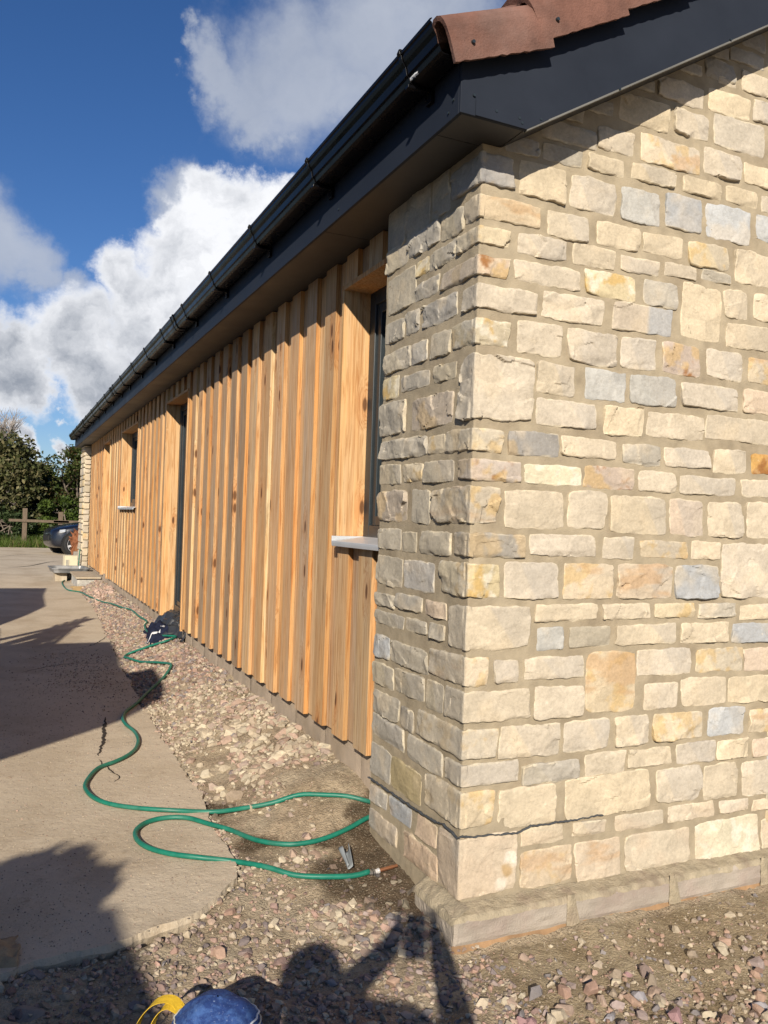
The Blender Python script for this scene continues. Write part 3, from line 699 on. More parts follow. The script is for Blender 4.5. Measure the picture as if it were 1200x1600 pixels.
class WB:
    """boards with per-face colours"""
    def __init__(s): s.V = []; s.F = []; s.C = []; s.O = []
    def board(s, x0, x1, y0, y1, z0, z1, face, side, off, rag=0.0, segs=14):
        # x0 = outer face; faces split so that each side carries its own colour, edges slightly uneven
        def wv(z, k): return rag * mn.noise(Vector((off * 3 + k, z * 1.3, k)))
        def strip(pa, pb, col):
            n = len(s.V)
            for k in range(segs + 1):
                z = lerp(z0, z1, k / segs); a = pa(z); b_ = pb(z); s.V += [(a[0], a[1], z), (b_[0], b_[1], z)]; s.C += [col, col]; s.O += [off, off]
            s.F += [(n + 2 * k, n + 2 * k + 1, n + 2 * k + 3, n + 2 * k + 2) for k in range(segs)]
        y0f = lambda z: y0 + wv(z, 1); y1f = lambda z: y1 + wv(z, 2); xf = lambda z: x0 + wv(z, 3) * .6
        strip(lambda z: (xf(z), y0f(z)), lambda z: (xf(z), y1f(z)), face)
        strip(lambda z: (x1, y0f(z)), lambda z: (xf(z), y0f(z)), side)
        strip(lambda z: (xf(z), y1f(z)), lambda z: (x1, y1f(z)), side)
        for z in (z0, z1):
            n = len(s.V); s.V += [(xf(z), y0f(z), z), (xf(z), y1f(z), z), (x1, y1f(z), z), (x1, y0f(z), z)]; s.C += [side] * 4; s.O += [off] * 4; s.F.append((n, n + 1, n + 2, n + 3))
    def bar(s, x0, x1, y0, y1, z0, z1, c, off):
        b = B(); b.box(x0, x1, y0, y1, z0, z1)
        n = len(s.V); s.V += b.V; s.F += [tuple(i + n for i in f) for f in b.F]; s.C += [c] * 8; s.O += [off] * 8
    def make(s, name, mat=None): return adopt(mesh(name, s.V, s.F, mat or WOOD, col=s.C, extra={'off': s.O}))
ZB, ZT = 0.33, 2.588
OPEN = [(3.05, 3.66, 1.24, 2.427), (7.38, 8.43, 0.0, 2.427), (10.40, 11.91, 1.40, 2.427), (13.37, 14.19, 0.0, 2.427)]
def cladding():
    r = random.Random(3); w = WB()
    faces = [(0.60, 0.42, 0.265), (0.63, 0.44, 0.27), (0.54, 0.40, 0.27), (0.66, 0.445, 0.25), (0.50, 0.375, 0.26), (0.62, 0.415, 0.245), (0.68, 0.50, 0.31)]
    sides = [(0.56, 0.34, 0.16), (0.60, 0.42, 0.23), (0.52, 0.29, 0.12), (0.64, 0.50, 0.30), (0.58, 0.37, 0.19), (0.54, 0.34, 0.17), (0.46, 0.27, 0.12)]
    ys = []; y = 3.255 - .272
    while y < 16.6: ys.append(y); y += .272 + r.uniform(-.008, .008)
    def pieces(y0, y1):
        """z spans of a board between y0..y1, and y range clipped at openings that run full height"""
        res = [(y0, y1, ZB, ZT)]
        for (a, b_, z0, z1) in OPEN:
            nr = []
            for (p, q, lo, hi) in res:
                if q <= a or p >= b_ or hi <= z0 or lo >= z1: nr.append((p, q, lo, hi)); continue
                if p < a - .012: nr.append((p, a - .002, lo, hi))
                if q > b_ + .012: nr.append((b_ + .002, q, lo, hi))
                pp, qq = max(p, a), min(q, b_)
                if z1 < hi: nr.append((pp, qq, z1 + .024, hi))
                if lo < z0: nr.append((pp, qq, lo, z0 - .012))
            res = nr
        return [t for t in res if t[1] - t[0] > .006 and t[3] - t[2] > .03]
    fresh = lambda y: sst(7.5, 9.5, y)
    for y in ys:
        f = r.choice(faces); s_ = r.choice(sides); off = r.uniform(0, 60)
        if y < 3.5: f = (0.50, 0.375, 0.24)
        k_ = r.uniform(.78, 1.14); f = tuple(v_ * k_ for v_ in f); f = mixc(f, (0.62, 0.40, 0.20), 0.5 * fresh(y)); 
        dz = r.uniform(-.006, .006)
        for (p, q, lo, hi) in pieces(y, min(y + .145, 16.66)):
            w.board(1.435, 1.459, p, q, lo + (dz if lo == ZB else 0), hi, f, s_, off, .0035)
        f2 = r.choice(faces); f2 = mixc(tuple(v * .97 for v in f2), (0.64, 0.40, 0.18), 0.45 * fresh(y)); off2 = r.uniform(0, 60)
        for (p, q, lo, hi) in pieces(max(y + .120, 3.0), min(y + .297, 16.66)):
            w.board(1.4605, 1.480, p, q, lo + .002, hi, f2, r.choice(sides), off2, 0.0)
    w.make('board_cladding')
cladding()

METAL = material('anthracite_frame', (0.022, 0.030, 0.036), 0.38, var=0.06, spec=0.5)
ALU = material('sill_metal', (0.60, 0.62, 0.65), 0.4, metal=0.25, var=0.06)
GLASS = bpy.data.materials.new('window_glass'); GLASS.use_nodes = True
_p = GLASS.node_tree.nodes['Principled BSDF']; _p.inputs['Base Color'].default_value = (0.02, 0.03, 0.035, 1); _p.inputs['Roughness'].default_value = 0.04
def opening(kind, a, b_, z0, z1, seed, sill=True):
    r = random.Random(seed)
    root = B(); ts = 0.022
    lin = (0.64, 0.42, 0.22)
    z0r = z0 if sill else ZB - .02
    # timber lining boards
    w = WB()
    w.board(1.427, 1.60, b_, b_ + ts, z0r, z1, (0.60, 0.40, 0.2), lin, r.uniform(0, 50), 0.0)
    # the far jamb faces the camera: three planks wide look from the grain
    w.board(1.427, 1.60, a - ts, a, z0r, z1, lin, lin, r.uniform(0, 50), 0.0)
    w.bar(1.424, 1.60, a - ts, b_ + ts, z1, z1 + ts, (0.60, 0.37, 0.18), r.uniform(0, 50))
    lo = w.make('reveal_lining')
    # frame
    f = B(); fd = 0.07; fw = 0.065
    f.box(1.562, 1.562 + fd, a, a + fw, z0 + .01, z1); f.box(1.562, 1.562 + fd, b_ - fw, b_, z0 + .01, z1)
    f.box(1.562, 1.562 + fd, a + fw, b_ - fw, z1 - fw, z1); f.box(1.562, 1.562 + fd, a + fw, b_ - fw, z0 + .01, z0 + .01 + fw)
    # opening sash, set back in a second step
    f.box(1.574, 1.625, a + fw, a + fw + .045, z0 + .075, z1 - fw); f.box(1.574, 1.625, b_ - fw - .045, b_ - fw, z0 + .075, z1 - fw)
    f.box(1.574, 1.625, a + fw + .045, b_ - fw - .045, z1 - fw - .045, z1 - fw); f.box(1.574, 1.625, a + fw + .045, b_ - fw - .045, z0 + .075, z0 + .12)
    fr = adopt(f.make(kind, METAL, bevel=.003))
    lo.parent = fr; lo.matrix_parent_inverse = Matrix.Identity(4)
    g = B(); g.box(1.592, 1.600, a + fw + .04, b_ - fw - .04, z0 + .115, z1 - fw - .04)
    gl = g.make('pane' if sill else 'door_panel', GLASS if sill else METAL); gl.parent = fr
    if sill:
        s = B(); y0 = a + .002; y1 = b_ - .010
        s.prism([(1.398, z0 - .012), (1.398, z0 - .002), (1.563, z0 + .020), (1.563, z0 + .012), (1.410, z0 - .006), (1.404, z0 - .026), (1.400, z0 - .026)], y0, y1, 'y')
        s.box(1.400, 1.563, y1, y1 + .006, z0 - .012, z0 + .021)
        so = s.make('sill', ALU, bevel=.0015); so.parent = fr
    else:
        h = B()
        yy = a + .10; zz = 1.36
        h.box(1.556, 1.5615, yy - .02, yy + .02, zz - .13, zz + .10)
        h.cyl((1.556, yy, zz + .05), (1.50, yy, zz + .05), .010); h.cyl((1.503, yy - .008, zz + .05), (1.503, yy + .12, zz + .05), .010)
        h.cyl((1.556, yy, zz - .08), (1.535, yy, zz - .08), .014)
        ho = h.make('door_handle', material('handle_metal', (0.5, 0.5, 0.5), 0.25, metal=1.0)); ho.parent = fr
        t = B(); t.box(1.52, 1.64, a + .003, b_ - .003, z0 - .02, z0 + .008)
        th = t.make('threshold', METAL); th.parent = fr
    return fr
opening('window', 3.09, 3.66, 1.24, 2.427, 1)
opening('door', 7.38, 8.43, 0.36, 2.427, 2, False)
opening('window', 10.40, 11.91, 1.40, 2.427, 3)
opening('door', 13.37, 14.19, 0.36, 2.427, 4, False)

# ---- eaves
ANT = material('anthracite_upvc', (0.024, 0.029, 0.041), 0.5, var=0.14, nscale=3, spec=0.06)
SOF = material('soffit_board', (0.032, 0.030, 0.029), 0.55, var=0.06, nscale=3)
BLK = material('black_gutter_plastic', (0.004, 0.004, 0.005), 0.28, var=0.08, spec=0.13)
YE = 17.55
def eaves():
    b = B(); Y0 = 2.205
    # fascia in 5 m lengths with hairline joints
    cuts = [Y0, 6.42, 11.2, YE]
    for a, c in zip(cuts[:-1], cuts[1:]): b.box(1.210, 1.222, a + (.0012 if a > Y0 else 0), c - .0012, 2.585, 2.80)
    fo = adopt(b.make('fascia', ANT, bevel=.001))
    s = B()
    cs = [2.222, 3.40, 7.05, 11.6, YE]
    cs = [2.37] + cs[1:]; s.box(1.2225, 1.450, 2.205, 2.368, 2.590, 2.600)
    for a, c in zip(cs[:-1], cs[1:]): s.box(1.2225, 1.60, a + .002, c - .002, 2.590, 2.600)
    s.box(1.224, 1.60, 2.40, YE, 2.603, 2.61)
    adopt(s.make('soffit', SOF, bevel=.0008))
    # gutter
    prof = [(1.205, 2.835), (1.205, 2.742), (1.195, 2.737), (1.140, 2.737), (1.130, 2.742), (1.124, 2.756), (1.117, 2.761), (1.115, 2.772), (1.112, 2.784), (1.103, 2.796), (1.098, 2.806), (1.096, 2.818), (1.091, 2.820), (1.090, 2.826), (1.096, 2.829)]
    def sweep(prof, ya, yb, th, grow=0.0):
        bb = B(); n = len(prof); cx, cz = 1.155, 2.80
        P = [((x - cx) * (1 + grow) + cx - (grow * .02 if grow else 0), (z - cz) * (1 + grow) + cz) for x, z in prof]
        inn = []
        for i in range(n):
            a = Vector(P[max(i - 1, 0)]); c = Vector(P[min(i + 1, n - 1)]); t = (c - a).normalized(); nn = Vector((-t.y, t.x))
            q = Vector(P[i]) - nn * (-th); inn.append((q.x, q.y))
        # make sure the inner side is inside
        ring = P + inn[::-1]; m_ = len(ring)
        V = [(x, ya, z) for x, z in ring] + [(x, yb, z) for x, z in ring]
        F = [(i, (i + 1) % m_, m_ + (i + 1) % m_, m_ + i) for i in range(m_)]
        for k in (0, m_):
            for i in range(n - 1):
                F.append((k + i, k + i + 1, k + m_ - 2 - i, k + m_ - 1 - i))
        bb.add(V, F); return bb
    g = sweep(prof, 2.175, YE + .03, 0.0022)
    go = adopt(g.make('gutter', BLK))
    ya = [2.384, 3.278, 4.172, 5.09, 5.98, 6.88, 7.755, 8.60, 9.49, 10.2, 11.1, 12.0, 12.9, 13.8, 14.7, 15.6, 16.5, 17.3]
    for y in ya:
        q = sweep(prof, y - .010, y + .010, 0.003, .045)
        q.cyl((1.088, y, 2.82), (1.094, y, 2.836), .009, n=8)
        q.box(1.118, 1.208, y - .012, y + .012, 2.722, 2.731); q.box(1.196, 1.209, y - .02, y + .02, 2.69, 2.731)
        qo = q.make('gutter_bracket', BLK, bevel=.001); qo.parent = go
    for y in (6.36, 10.45, 14.4):
        q = sweep(prof, y - .05, y + .05, 0.003, .04); 
        for dy in (-.042, .042): q2 = sweep(prof, y + dy - .007, y + dy + .007, .003, .085); q.add(q2.V, q2.F)
        qo = q.make('gutter_union', BLK, bevel=.001); qo.parent = go
    # far end stop + outlet
    q = B(); q.prism(prof, YE + .031, YE + .036, 'y'); qo = q.make('gutter_end_cap', BLK); qo.parent = go
    # white patch standing in for a bright reflection at the first bracket
    w = B(); rr = random.Random(4)
    w.grid(lambda s, t: (1.129 - .004 * t - .0035 * math.sin(math.pi * t), 2.318 + s * .072 + .006 * nz(s, t, 5), 2.741 + .008 * t + .014 * t * s + .003 * nz(s * 4, t, 3)), 12, 5)
    wo = w.make('gutter_glint', material('glint_white', (0.85, 0.85, 0.85), 0.4), smooth=True, fix=False); wo.parent = go
    # bargeboard on the gable
    poly = [(1.210, 2.585), (1.448, 2.583)]
    X2 = 4.9; zt = lambda x: 2.583 + (x - 1.448) * .600
    bp = poly + [(X2, zt(X2)), (X2, zt(X2) + .31), (1.24, 2.583 + .27 - .09)] + [(1.210, 2.735)]
    c = B(); c.prism(bp, 2.192, 2.204, 'y')
    mir = [(2 * X2 - x, z) for x, z in bp]; c.prism(mir, 2.192, 2.204, 'y')
    adopt(c.make('bargeboard', ANT, bevel=.001))
    # cover strip on the box end, turned slightly proud
    c = B(); c.prism([(1.262, 2.586), (1.447, 2.584), (1.53, 2.634), (1.505, 2.646), (1.40, 2.632), (1.262, 2.640)], 2.1885, 2.1915, 'y')
    adopt(c.make('box_end_strip', ANT))
    # underside of the verge
    u = B()
    u.add([(1.452, 2.2045, 2.589), (X2, 2.2045, zt(X2) + .004), (X2, 2.40, zt(X2) + .004), (1.452, 2.40, 2.589)], [(0, 1, 2, 3)])
    u.add([(2 * X2 - 1.452, 2.2045, 2.589), (X2, 2.2045, zt(X2) + .004), (X2, 2.40, zt(X2) + .004), (2 * X2 - 1.452, 2.40, 2.589)], [(0, 1, 2, 3)])
    ve = adopt(u.make('verge_soffit', SOF, fix=False))
    t = B(); t.add([(1.45, 2.190, 2.580), (X2, 2.190, zt(X2) - .003), (X2, 2.206, zt(X2) - .003), (1.45, 2.206, 2.580), (1.45, 2.190, 2.5865), (X2, 2.190, zt(X2) + .0035), (X2, 2.206, zt(X2) + .0035), (1.45, 2.206, 2.5865)], [(0, 1, 2, 3), (0, 1, 5, 4), (3, 2, 6, 7), (0, 3, 7, 4)])
    adopt(t.make('verge_trim', material('trim_grey', (0.16, 0.155, 0.14), 0.5)))
    # screws
    sc_ = B(); rr = random.Random(2)
    for (x, z) in ((1.255, 2.645), (1.335, 2.615), (1.42, 2.613), (1.50, 2.628), (1.81, 2.80), (1.43, 2.60), (2.3, 3.1)):
        sc_.cyl((x, 2.1915, z), (x, 2.1865, z), .0045, n=8)
    for (y, z) in ((2.235, 2.64), (2.265, 2.612), (2.62, 2.70), (3.2, 2.62)):
        sc_.cyl((1.2105, y, z), (1.2055, y, z), .004, n=8)
    so = sc_.make('fixing_screws', METAL); so['kind'] = 'stuff'; adopt(so)
eaves()

# ---- roof tiles
TILE = material('concrete_tile', (0.185, 0.093, 0.070), 0.88, var=0.28, nscale=9, bump=0.8, bscale=150, tint=(0.185, 0.11, 0.09), spec=0.2, bdist=0.004)
def tiles():
    ang = math.atan(.600); d = Vector((math.cos(ang), 0, math.sin(ang)))
    X2 = 4.9
    # field: rolls every 0.30 m along Y and a step each 0.33 m up the slope
    b = B(); ny = 310; ycs = np.linspace(2.20, YE + .05, ny)
    L = (X2 - 1.13) / math.cos(ang); rows = int(L / .33) + 1
    for side in (1, -1):
        for k in range(rows):
            s0 = k * .33; s1 = min(s0 + .34, L)
            for (sa, sb, la, lb) in ((s0, s1, .030, .010),):
                V = []
                for s, lift in ((sa, la - .022), (sa, la), (sb, lb)):
                    for y in ycs:
                        ph = ((y - 2.2) % .30) / .30; roll = .026 * max(0, math.sin((ph - .0) / .45 * math.pi)) if ph < .45 else 0
                        p = Vector((1.145, y, 2.800)) + d * s + Vector((-d.z, 0, d.x)) * (lift + roll)
                        if side < 0: p.x = 2 * X2 - p.x
                        V.append(p)
                F = [(j * ny + i, j * ny + i + 1, (j + 1) * ny + i + 1, (j + 1) * ny + i) for j in range(2) for i in range(ny - 1)]
                b.add(V, F)
    b.cyl((X2, 2.14, 2.80 + (X2 - 1.145) * .6 - .02), (X2, YE + .06, 2.80 + (X2 - 1.145) * .6 - .02), .11, n=20)
    ro = adopt(b.make('roof', TILE, smooth=False, fix=False))
    # sarking under the eaves tiles
    # verge tiles along the near gable
    def verge(start, a, length, seed, mirror=False):
        r = random.Random(seed); dd = Vector((math.cos(a), 0, math.sin(a))); nn = Vector((-dd.z, 0, dd.x))
        # section in (y, c): outer drop, roll over the top, down into the pan
        sec = [(2.139, -.118), (2.136, -.085), (2.134, -.05), (2.135, -.018), (2.140, .004), (2.152, .021), (2.170, .030), (2.190, .029), (2.207, .018), (2.218, .000), (2.226, -.016), (2.245, -.022), (2.30, -.022), (2.36, -.022)]
        th = .014
        out = [Vector(p) for p in sec]; inn = []
        for i in range(len(sec)):
            t = (out[min(i + 1, len(sec) - 1)] - out[max(i - 1, 0)]).normalized(); q = out[i] + Vector((t.y, -t.x)) * th; inn.append(q)
        ring = out + inn[::-1]; m_ = len(ring); n = len(sec); V = []
        ns = 22
        for k in range(ns + 1):
            s = length * k / ns
            for j, q in enumerate(ring):
                jit = .0012 * mn.noise(Vector((s * 40, q.x * 90, seed))) 
                low = .004 * mn.noise(Vector((s * 45, 3, seed))) if j in (0, m_ - 1) else 0
                endj = .003 * mn.noise(Vector((q.x * 120, q.y * 120, seed))) if k in (0, ns) else 0
                p = start + dd * (s + endj) + nn * (q.y + jit + low); p = Vector((p.x, q.x + jit, p.z))
                if mirror: p.x = 2 * X2 - p.x
                V.append(p)
        F = [(k * m_ + i, k * m_ + (i + 1) % m_, (k + 1) * m_ + (i + 1) % m_, (k + 1) * m_ + i) for k in range(ns) for i in range(m_)]
        for k in (0, ns * m_):
            for i in range(n - 1): F.append((k + i, k + i + 1, k + m_ - 2 - i, k + m_ - 1 - i))
        t = B(); t.add(V, F)
        return t
    pos = Vector((1.118, 0, 2.808)); 
    nT = 13
    for k in range(nT):
        a = ang - R(3.2) if k else R(21.5)
        base = pos + Vector((0, 0, 0))
        ln = .375
        t = verge(base, a, ln, k + 3)
        to = adopt(t.make('verge_tile', TILE, smooth=False))
        n_ = B(); q = base + Vector((math.cos(a), 0, math.sin(a))) * .075 + Vector((-math.sin(a), 0, math.cos(a))) * -.072
        n_.cyl((q.x, 2.139, q.z), (q.x, 2.128, q.z), .0075, .0055, n=10)
        no = n_.make('tile_nail', METAL); no.parent = to
        step = .318
        pos = pos + (Vector((.295, 0, .141)) if k == 0 else Vector((math.cos(ang), 0, math.sin(ang))) * .327)
tiles()

# ------------------------------------------------------------------ loose stone on the ground
def ico(n):
    import bmesh
    bm = bmesh.new(); bmesh.ops.create_icosphere(bm, subdivisions=n, radius=1.0)
    V = np.array([v.co[:] for v in bm.verts], dtype=np.float64); F = np.array([[v.index for v in f.verts] for f in bm.faces]); bm.free()
    return V, F
def shard(seed, n):
    """angular broken stone: hull of random points"""
    import bmesh
    rs = np.random.RandomState(seed); bm = bmesh.new(); P = rs.normal(size=(n, 3)); P /= np.linalg.norm(P, axis=1)[:, None]; P *= rs.uniform(.78, 1.05, (n, 1))
    for p in P: bm.verts.new(p)
    r_ = bmesh.ops.convex_hull(bm, input=bm.verts[:]); bmesh.ops.delete(bm, geom=[v for v in bm.verts if not v.link_faces], context='VERTS')
    bmesh.ops.triangulate(bm, faces=bm.faces[:]); bm.verts.index_update()
    V = np.array([v.co[:] for v in bm.verts]); F = np.array([[v.index for v in f.verts] for f in bm.faces]); bm.free()
    return V, F
def scatter(name, items, level, seed, mat):
    """items: rows of x, y, z, size, flatness, colour"""
    rs = np.random.RandomState(seed); VV = [shard(seed * 100 + k, (7, 11, 16)[level] + k % 5) for k in range(24)]
    AV = []; AF = []; AC = []; k0 = 0
    for i, (x, y, z, s, fl, c) in enumerate(items):
        W, F = VV[rs.randint(24)]
        sc3 = np.array([1.0, rs.uniform(.55, .95), fl]) * s
        a, b_, c_ = rs.uniform(0, 6.28), rs.uniform(-.5, .5), rs.uniform(-.5, .5)
        ca, sa = math.cos(a), math.sin(a); cb, sb = math.cos(b_), math.sin(b_); cc, sc_ = math.cos(c_), math.sin(c_)
        Rm = np.array([[ca, -sa, 0], [sa, ca, 0], [0, 0, 1]]) @ np.array([[cb, 0, sb], [0, 1, 0], [-sb, 0, cb]]) @ np.array([[1, 0, 0], [0, cc, -sc_], [0, sc_, cc]])
        AV.append((W * sc3) @ Rm.T + np.array([x, y, z])); AF.append(F + k0); k0 += len(W); C = np.ones((len(W), 4), dtype=np.float32); C[:, :3] = c; AC.append(C)
    V = np.concatenate(AV); FF = np.concatenate(AF); C = np.concatenate(AC)
    me = bpy.data.meshes.new(name); me.vertices.add(len(V)); me.vertices.foreach_set('co', V.ravel())
    me.loops.add(FF.size); me.loops.foreach_set('vertex_index', FF.ravel().astype(np.int32))
    me.polygons.add(len(FF)); me.polygons.foreach_set('loop_start', np.arange(0, FF.size, 3, dtype=np.int32)); me.polygons.foreach_set('loop_total', np.full(len(FF), 3, dtype=np.int32))
    me.update(calc_edges=True); me.shade_flat()
    at = me.color_attributes.new('Col', 'FLOAT_COLOR', 'POINT'); at.data.foreach_set('color', C.reshape(-1))
    me.materials.append(mat)
    o = bpy.data.objects.new(name, me); COL.objects.link(o)
    return o
ROCK = material('loose_stone', None, 0.9, var=0.16, nscale=60, bump=0.6, bscale=200, attr=True, spec=0.2)
RC = [(0.50, 0.42, 0.31), (0.46, 0.38, 0.28), (0.34, 0.27, 0.20), (0.40, 0.27, 0.20), (0.36, 0.235, 0.18), (0.28, 0.21, 0.18), (0.24, 0.215, 0.21), (0.48, 0.41, 0.30), (0.33, 0.26, 0.235), (0.42, 0.31, 0.24)]
RC_RED = [(0.43, 0.29, 0.23), (0.38, 0.25, 0.20), (0.29, 0.20, 0.17), (0.25, 0.19, 0.17), (0.42, 0.31, 0.24), (0.36, 0.28, 0.22), (0.22, 0.18, 0.17), (0.46, 0.38, 0.29)]
RC_PALE = [(0.53, 0.45, 0.33), (0.50, 0.42, 0.31), (0.42, 0.345, 0.25), (0.38, 0.30, 0.22), (0.50, 0.43, 0.32), (0.38, 0.295, 0.24), (0.42, 0.30, 0.23)]
def gravel():
    r = random.Random(12); big = []; mid = []; grit = []
    def put(L, x, y, s, pal, fl=None, sink=.25):
        if in_slab(x, y) and L is not grit: return
        c = r.choice(pal); k = r.uniform(.82, 1.15); c = tuple(v * k for v in c)
        fl = fl or r.uniform(.45, .8); z = max(ground_z(x, y), 0.0705 if in_slab(x, y) else -1) + s * fl * (1 - 2 * sink) * .5
        w = wet(x, y) if 2.4 < y < 3.8 else 0
        if w > .3: 
            if r.random() < .75: return
            c = tuple(v * .5 for v in c)
        L.append((x, y, z, s, fl, c))
    # strip along the long wall
    n = 0
    while n < 13000:
        y = 2.95 + (r.random() ** 1.6) * 13.2; e = edge(y); x = r.uniform(e - .03, 1.47)
        dens = .55 + .9 * nz(x, y, 1.8, 40)
        if y < 4.4: dens *= sst(-.25, .35, nz(x, y, 3, 50)) * (1.3 if x > 1.05 else .6)
        if y > 5: dens += .5
        if y < 3.45: dens *= .35
        n += 1
        if r.random() > dens: continue
        s = r.uniform(.006, .020) * (1 + .5 * r.random() ** 3) + (.004 if y > 6 else 0)
        pal = RC_PALE if (y < 5.6 and r.random() < .75) else (RC_RED if r.random() < .45 else RC)
        put(mid, x, y, s, pal)
    # bigger pale lumps thrown against the plinth
    for _ in range(330):
        y = 3.7 + abs(r.gauss(0, .9)); x = edge(y) + (1.46 - edge(y)) * min(1, max(.02, r.gauss(.68, .25)))
        put(big, x, y, r.uniform(.020, .046), RC_PALE, r.uniform(.4, .7), .42)
    for _ in range(300):
        y = r.uniform(5.5, 13.5); x = edge(y) + (1.46 - edge(y)) * r.random()
        put(big, x, y, r.uniform(.016, .032), RC if r.random() < .6 else RC_RED, r.uniform(.5, .8), .35)
    for _ in range(60):   # heap by the far step
        put(big, r.gauss(1.30, .10), r.gauss(12.6, .5), r.uniform(.03, .055), [(0.50, 0.36, 0.29), (0.46, 0.32, 0.25)], .7, .2)
    for (x, y, s) in ((.97, 3.62, .05), (1.0, 3.44, .036), (1.02, 4.02, .040), (.90, 4.25, .032), (1.12, 4.2, .045), (.93, 3.83, .040), (1.16, 4.45, .05), (1.19, 2.60, .030), (1.30, 3.90, .042), (1.12, 2.98, .032), (1.03, 2.92, .034), (.98, 2.97, .026)):
        put(big, x, y, s, RC_PALE, .6, .3)
    # red brown gravel in front of the slab
    n = 0
    while n < 15000:
        x = r.uniform(-.75, 1.42); y = r.uniform(1.15, 2.98); n += 1
        if y > 2.3 and x > 1.31: continue
        if y > 2.62 and r.random() < .55: continue
        d = .75 + .6 * nz(x, y, 3.2, 60)
        if r.random() > d: continue
        s = r.uniform(.004, .0125) * (1 + .9 * r.random() ** 5)
        put(mid, x, y, s, RC_RED if r.random() < .62 else (RC if r.random() < .7 else RC_PALE))
    for _ in range(1100):
        x = r.uniform(-.6, 1.35); y = r.uniform(1.2, 2.75)
        if x > .8 or r.random() < .6: put(big, x, y, r.uniform(.010, .024) * (1 + .5 * r.random() ** 4), (RC_RED if r.random() < .5 else RC) if r.random() < .7 else RC_PALE, r.uniform(.35, .7), .35)
    for _ in range(150):  # lumpy strip under the pier
        put(big, r.uniform(1.0, 1.33), r.uniform(2.30, 2.62), r.uniform(.014, .030), RC_PALE + RC, r.uniform(.4, .6), .3)
    # right foreground: trodden earth with pebbles thickening towards the camera
    n = 0
    while n < 8000:
        x = r.uniform(1.3, 3.1); y = r.uniform(1.0, 2.25); n += 1
        d = sst(2.22, 1.45, y) * (.75 + .8 * nz(x, y, 3.0, 70)) + .12
        if r.random() > d: continue
        put(mid, x, y, r.uniform(.004, .014) * (1 + .8 * r.random() ** 4), RC if r.random() < .7 else RC_RED)
    for _ in range(620):
        x = r.uniform(1.2, 3.0); y = 1.05 + .95 * r.random() ** 1.25
        if r.random() < sst(-.25, .2, nz(x, y, 2.4, 5)) + .15: put(big, x, y, r.uniform(.014, .034), RC + [(0.36, 0.22, 0.22), (0.30, 0.28, 0.29)], r.uniform(.5, .8), .25)
    # grit everywhere near
    for _ in range(45000):
        x = r.uniform(-.7, 3.0); y = 1.1 + 5.4 * r.random() ** 1.5
        if y > 2.27 and x > 1.47: continue
        if y < 2.6 and x > 1.33 and y > 2.26: continue
        if in_slab(x, y) and r.random() < .55: continue
        put(grit, x, y, r.uniform(.0016, .0042), RC + RC_PALE)
    # crumbs along the broken slab edge and a crushed patch on the slab
    for _ in range(900):
        y = 2.55 + 4.5 * r.random() ** 1.4; x = edge(y) + r.gauss(.012, .022)
        if y < 2.9: x = r.uniform(-.5, .82); yf = float(np.interp(x, [-1, .13, .30, .465, .58, .70, .79, .82], [2.46, 2.52, 2.55, 2.59, 2.64, 2.76, 2.86, 3.0])); y = yf - abs(r.gauss(0, .03))
        put(mid, x, y, r.uniform(.005, .016), RC_PALE if r.random() < .6 else RC, r.uniform(.4, .8), .3)
    for _ in range(1500):
        x = r.gauss(.62, .22); y = r.gauss(6.9, .55) if r.random() < .6 else r.uniform(2.7, 8); x = x if y > 5.5 else r.uniform(-.2, .8)
        if in_slab(x, y): put(grit, x, y, r.uniform(.003, .009 if y > 5.5 else .005), RC_RED if r.random() < .6 else RC)
    tag(scatter('gravel', mid, 1, 3, ROCK), kind='stuff')
    tag(scatter('coarse_rubble', big, 2, 5, ROCK), kind='stuff')
    tag(scatter('grit', grit, 0, 9, ROCK), kind='stuff')
gravel()

# ------------------------------------------------------------------ hose
H1 = [(0.935,15.433,0.082),(0.931,14.059,0.082),(1.088,13.609,0.082),(1.153,12.740,0.078),(1.221,11.670,0.114),(1.262,10.943,0.148),(1.307,10.362,0.179),(1.355,9.893,0.201),(1.347,9.229,0.200),(1.357,8.763,0.204),(1.305,8.540,0.188),(1.287,8.212,0.182),(1.321,7.829,0.195),(1.372,7.629,0.208),(1.432,7.549,0.212),(1.327,7.431,0.198),(1.226,7.477,0.161),(1.111,7.540,0.110),(1.024,7.576,0.079),(0.980,7.466,0.071),(0.990,7.315,0.073),(1.061,7.075,0.095),(1.125,6.834,0.123),(1.177,6.625,0.146),(1.191,6.440,0.153),(1.141,6.289,0.135),(1.071,6.145,0.108),(0.946,5.915,0.075),(0.820,5.627,0.082),(0.736,5.444,0.082),(0.693,5.255,0.082),(0.692,5.100,0.082),(0.715,4.938,0.082),(0.713,4.749,0.082),(0.676,4.572,0.082),(0.620,4.452,0.082),(0.545,4.357,0.082),(0.457,4.273,0.082),(0.395,4.114,0.082),(0.372,3.986,0.081),(0.394,3.840,0.082),(0.450,3.734,0.082),(0.548,3.646,0.081),(0.681,3.570,0.082),(0.853,3.530,0.067),(0.968,3.442,0.089),(1.071,3.393,0.119),(1.179,3.361,0.148),(1.279,3.311,0.163),(1.363,3.271,0.162),(1.431,3.228,0.150)]
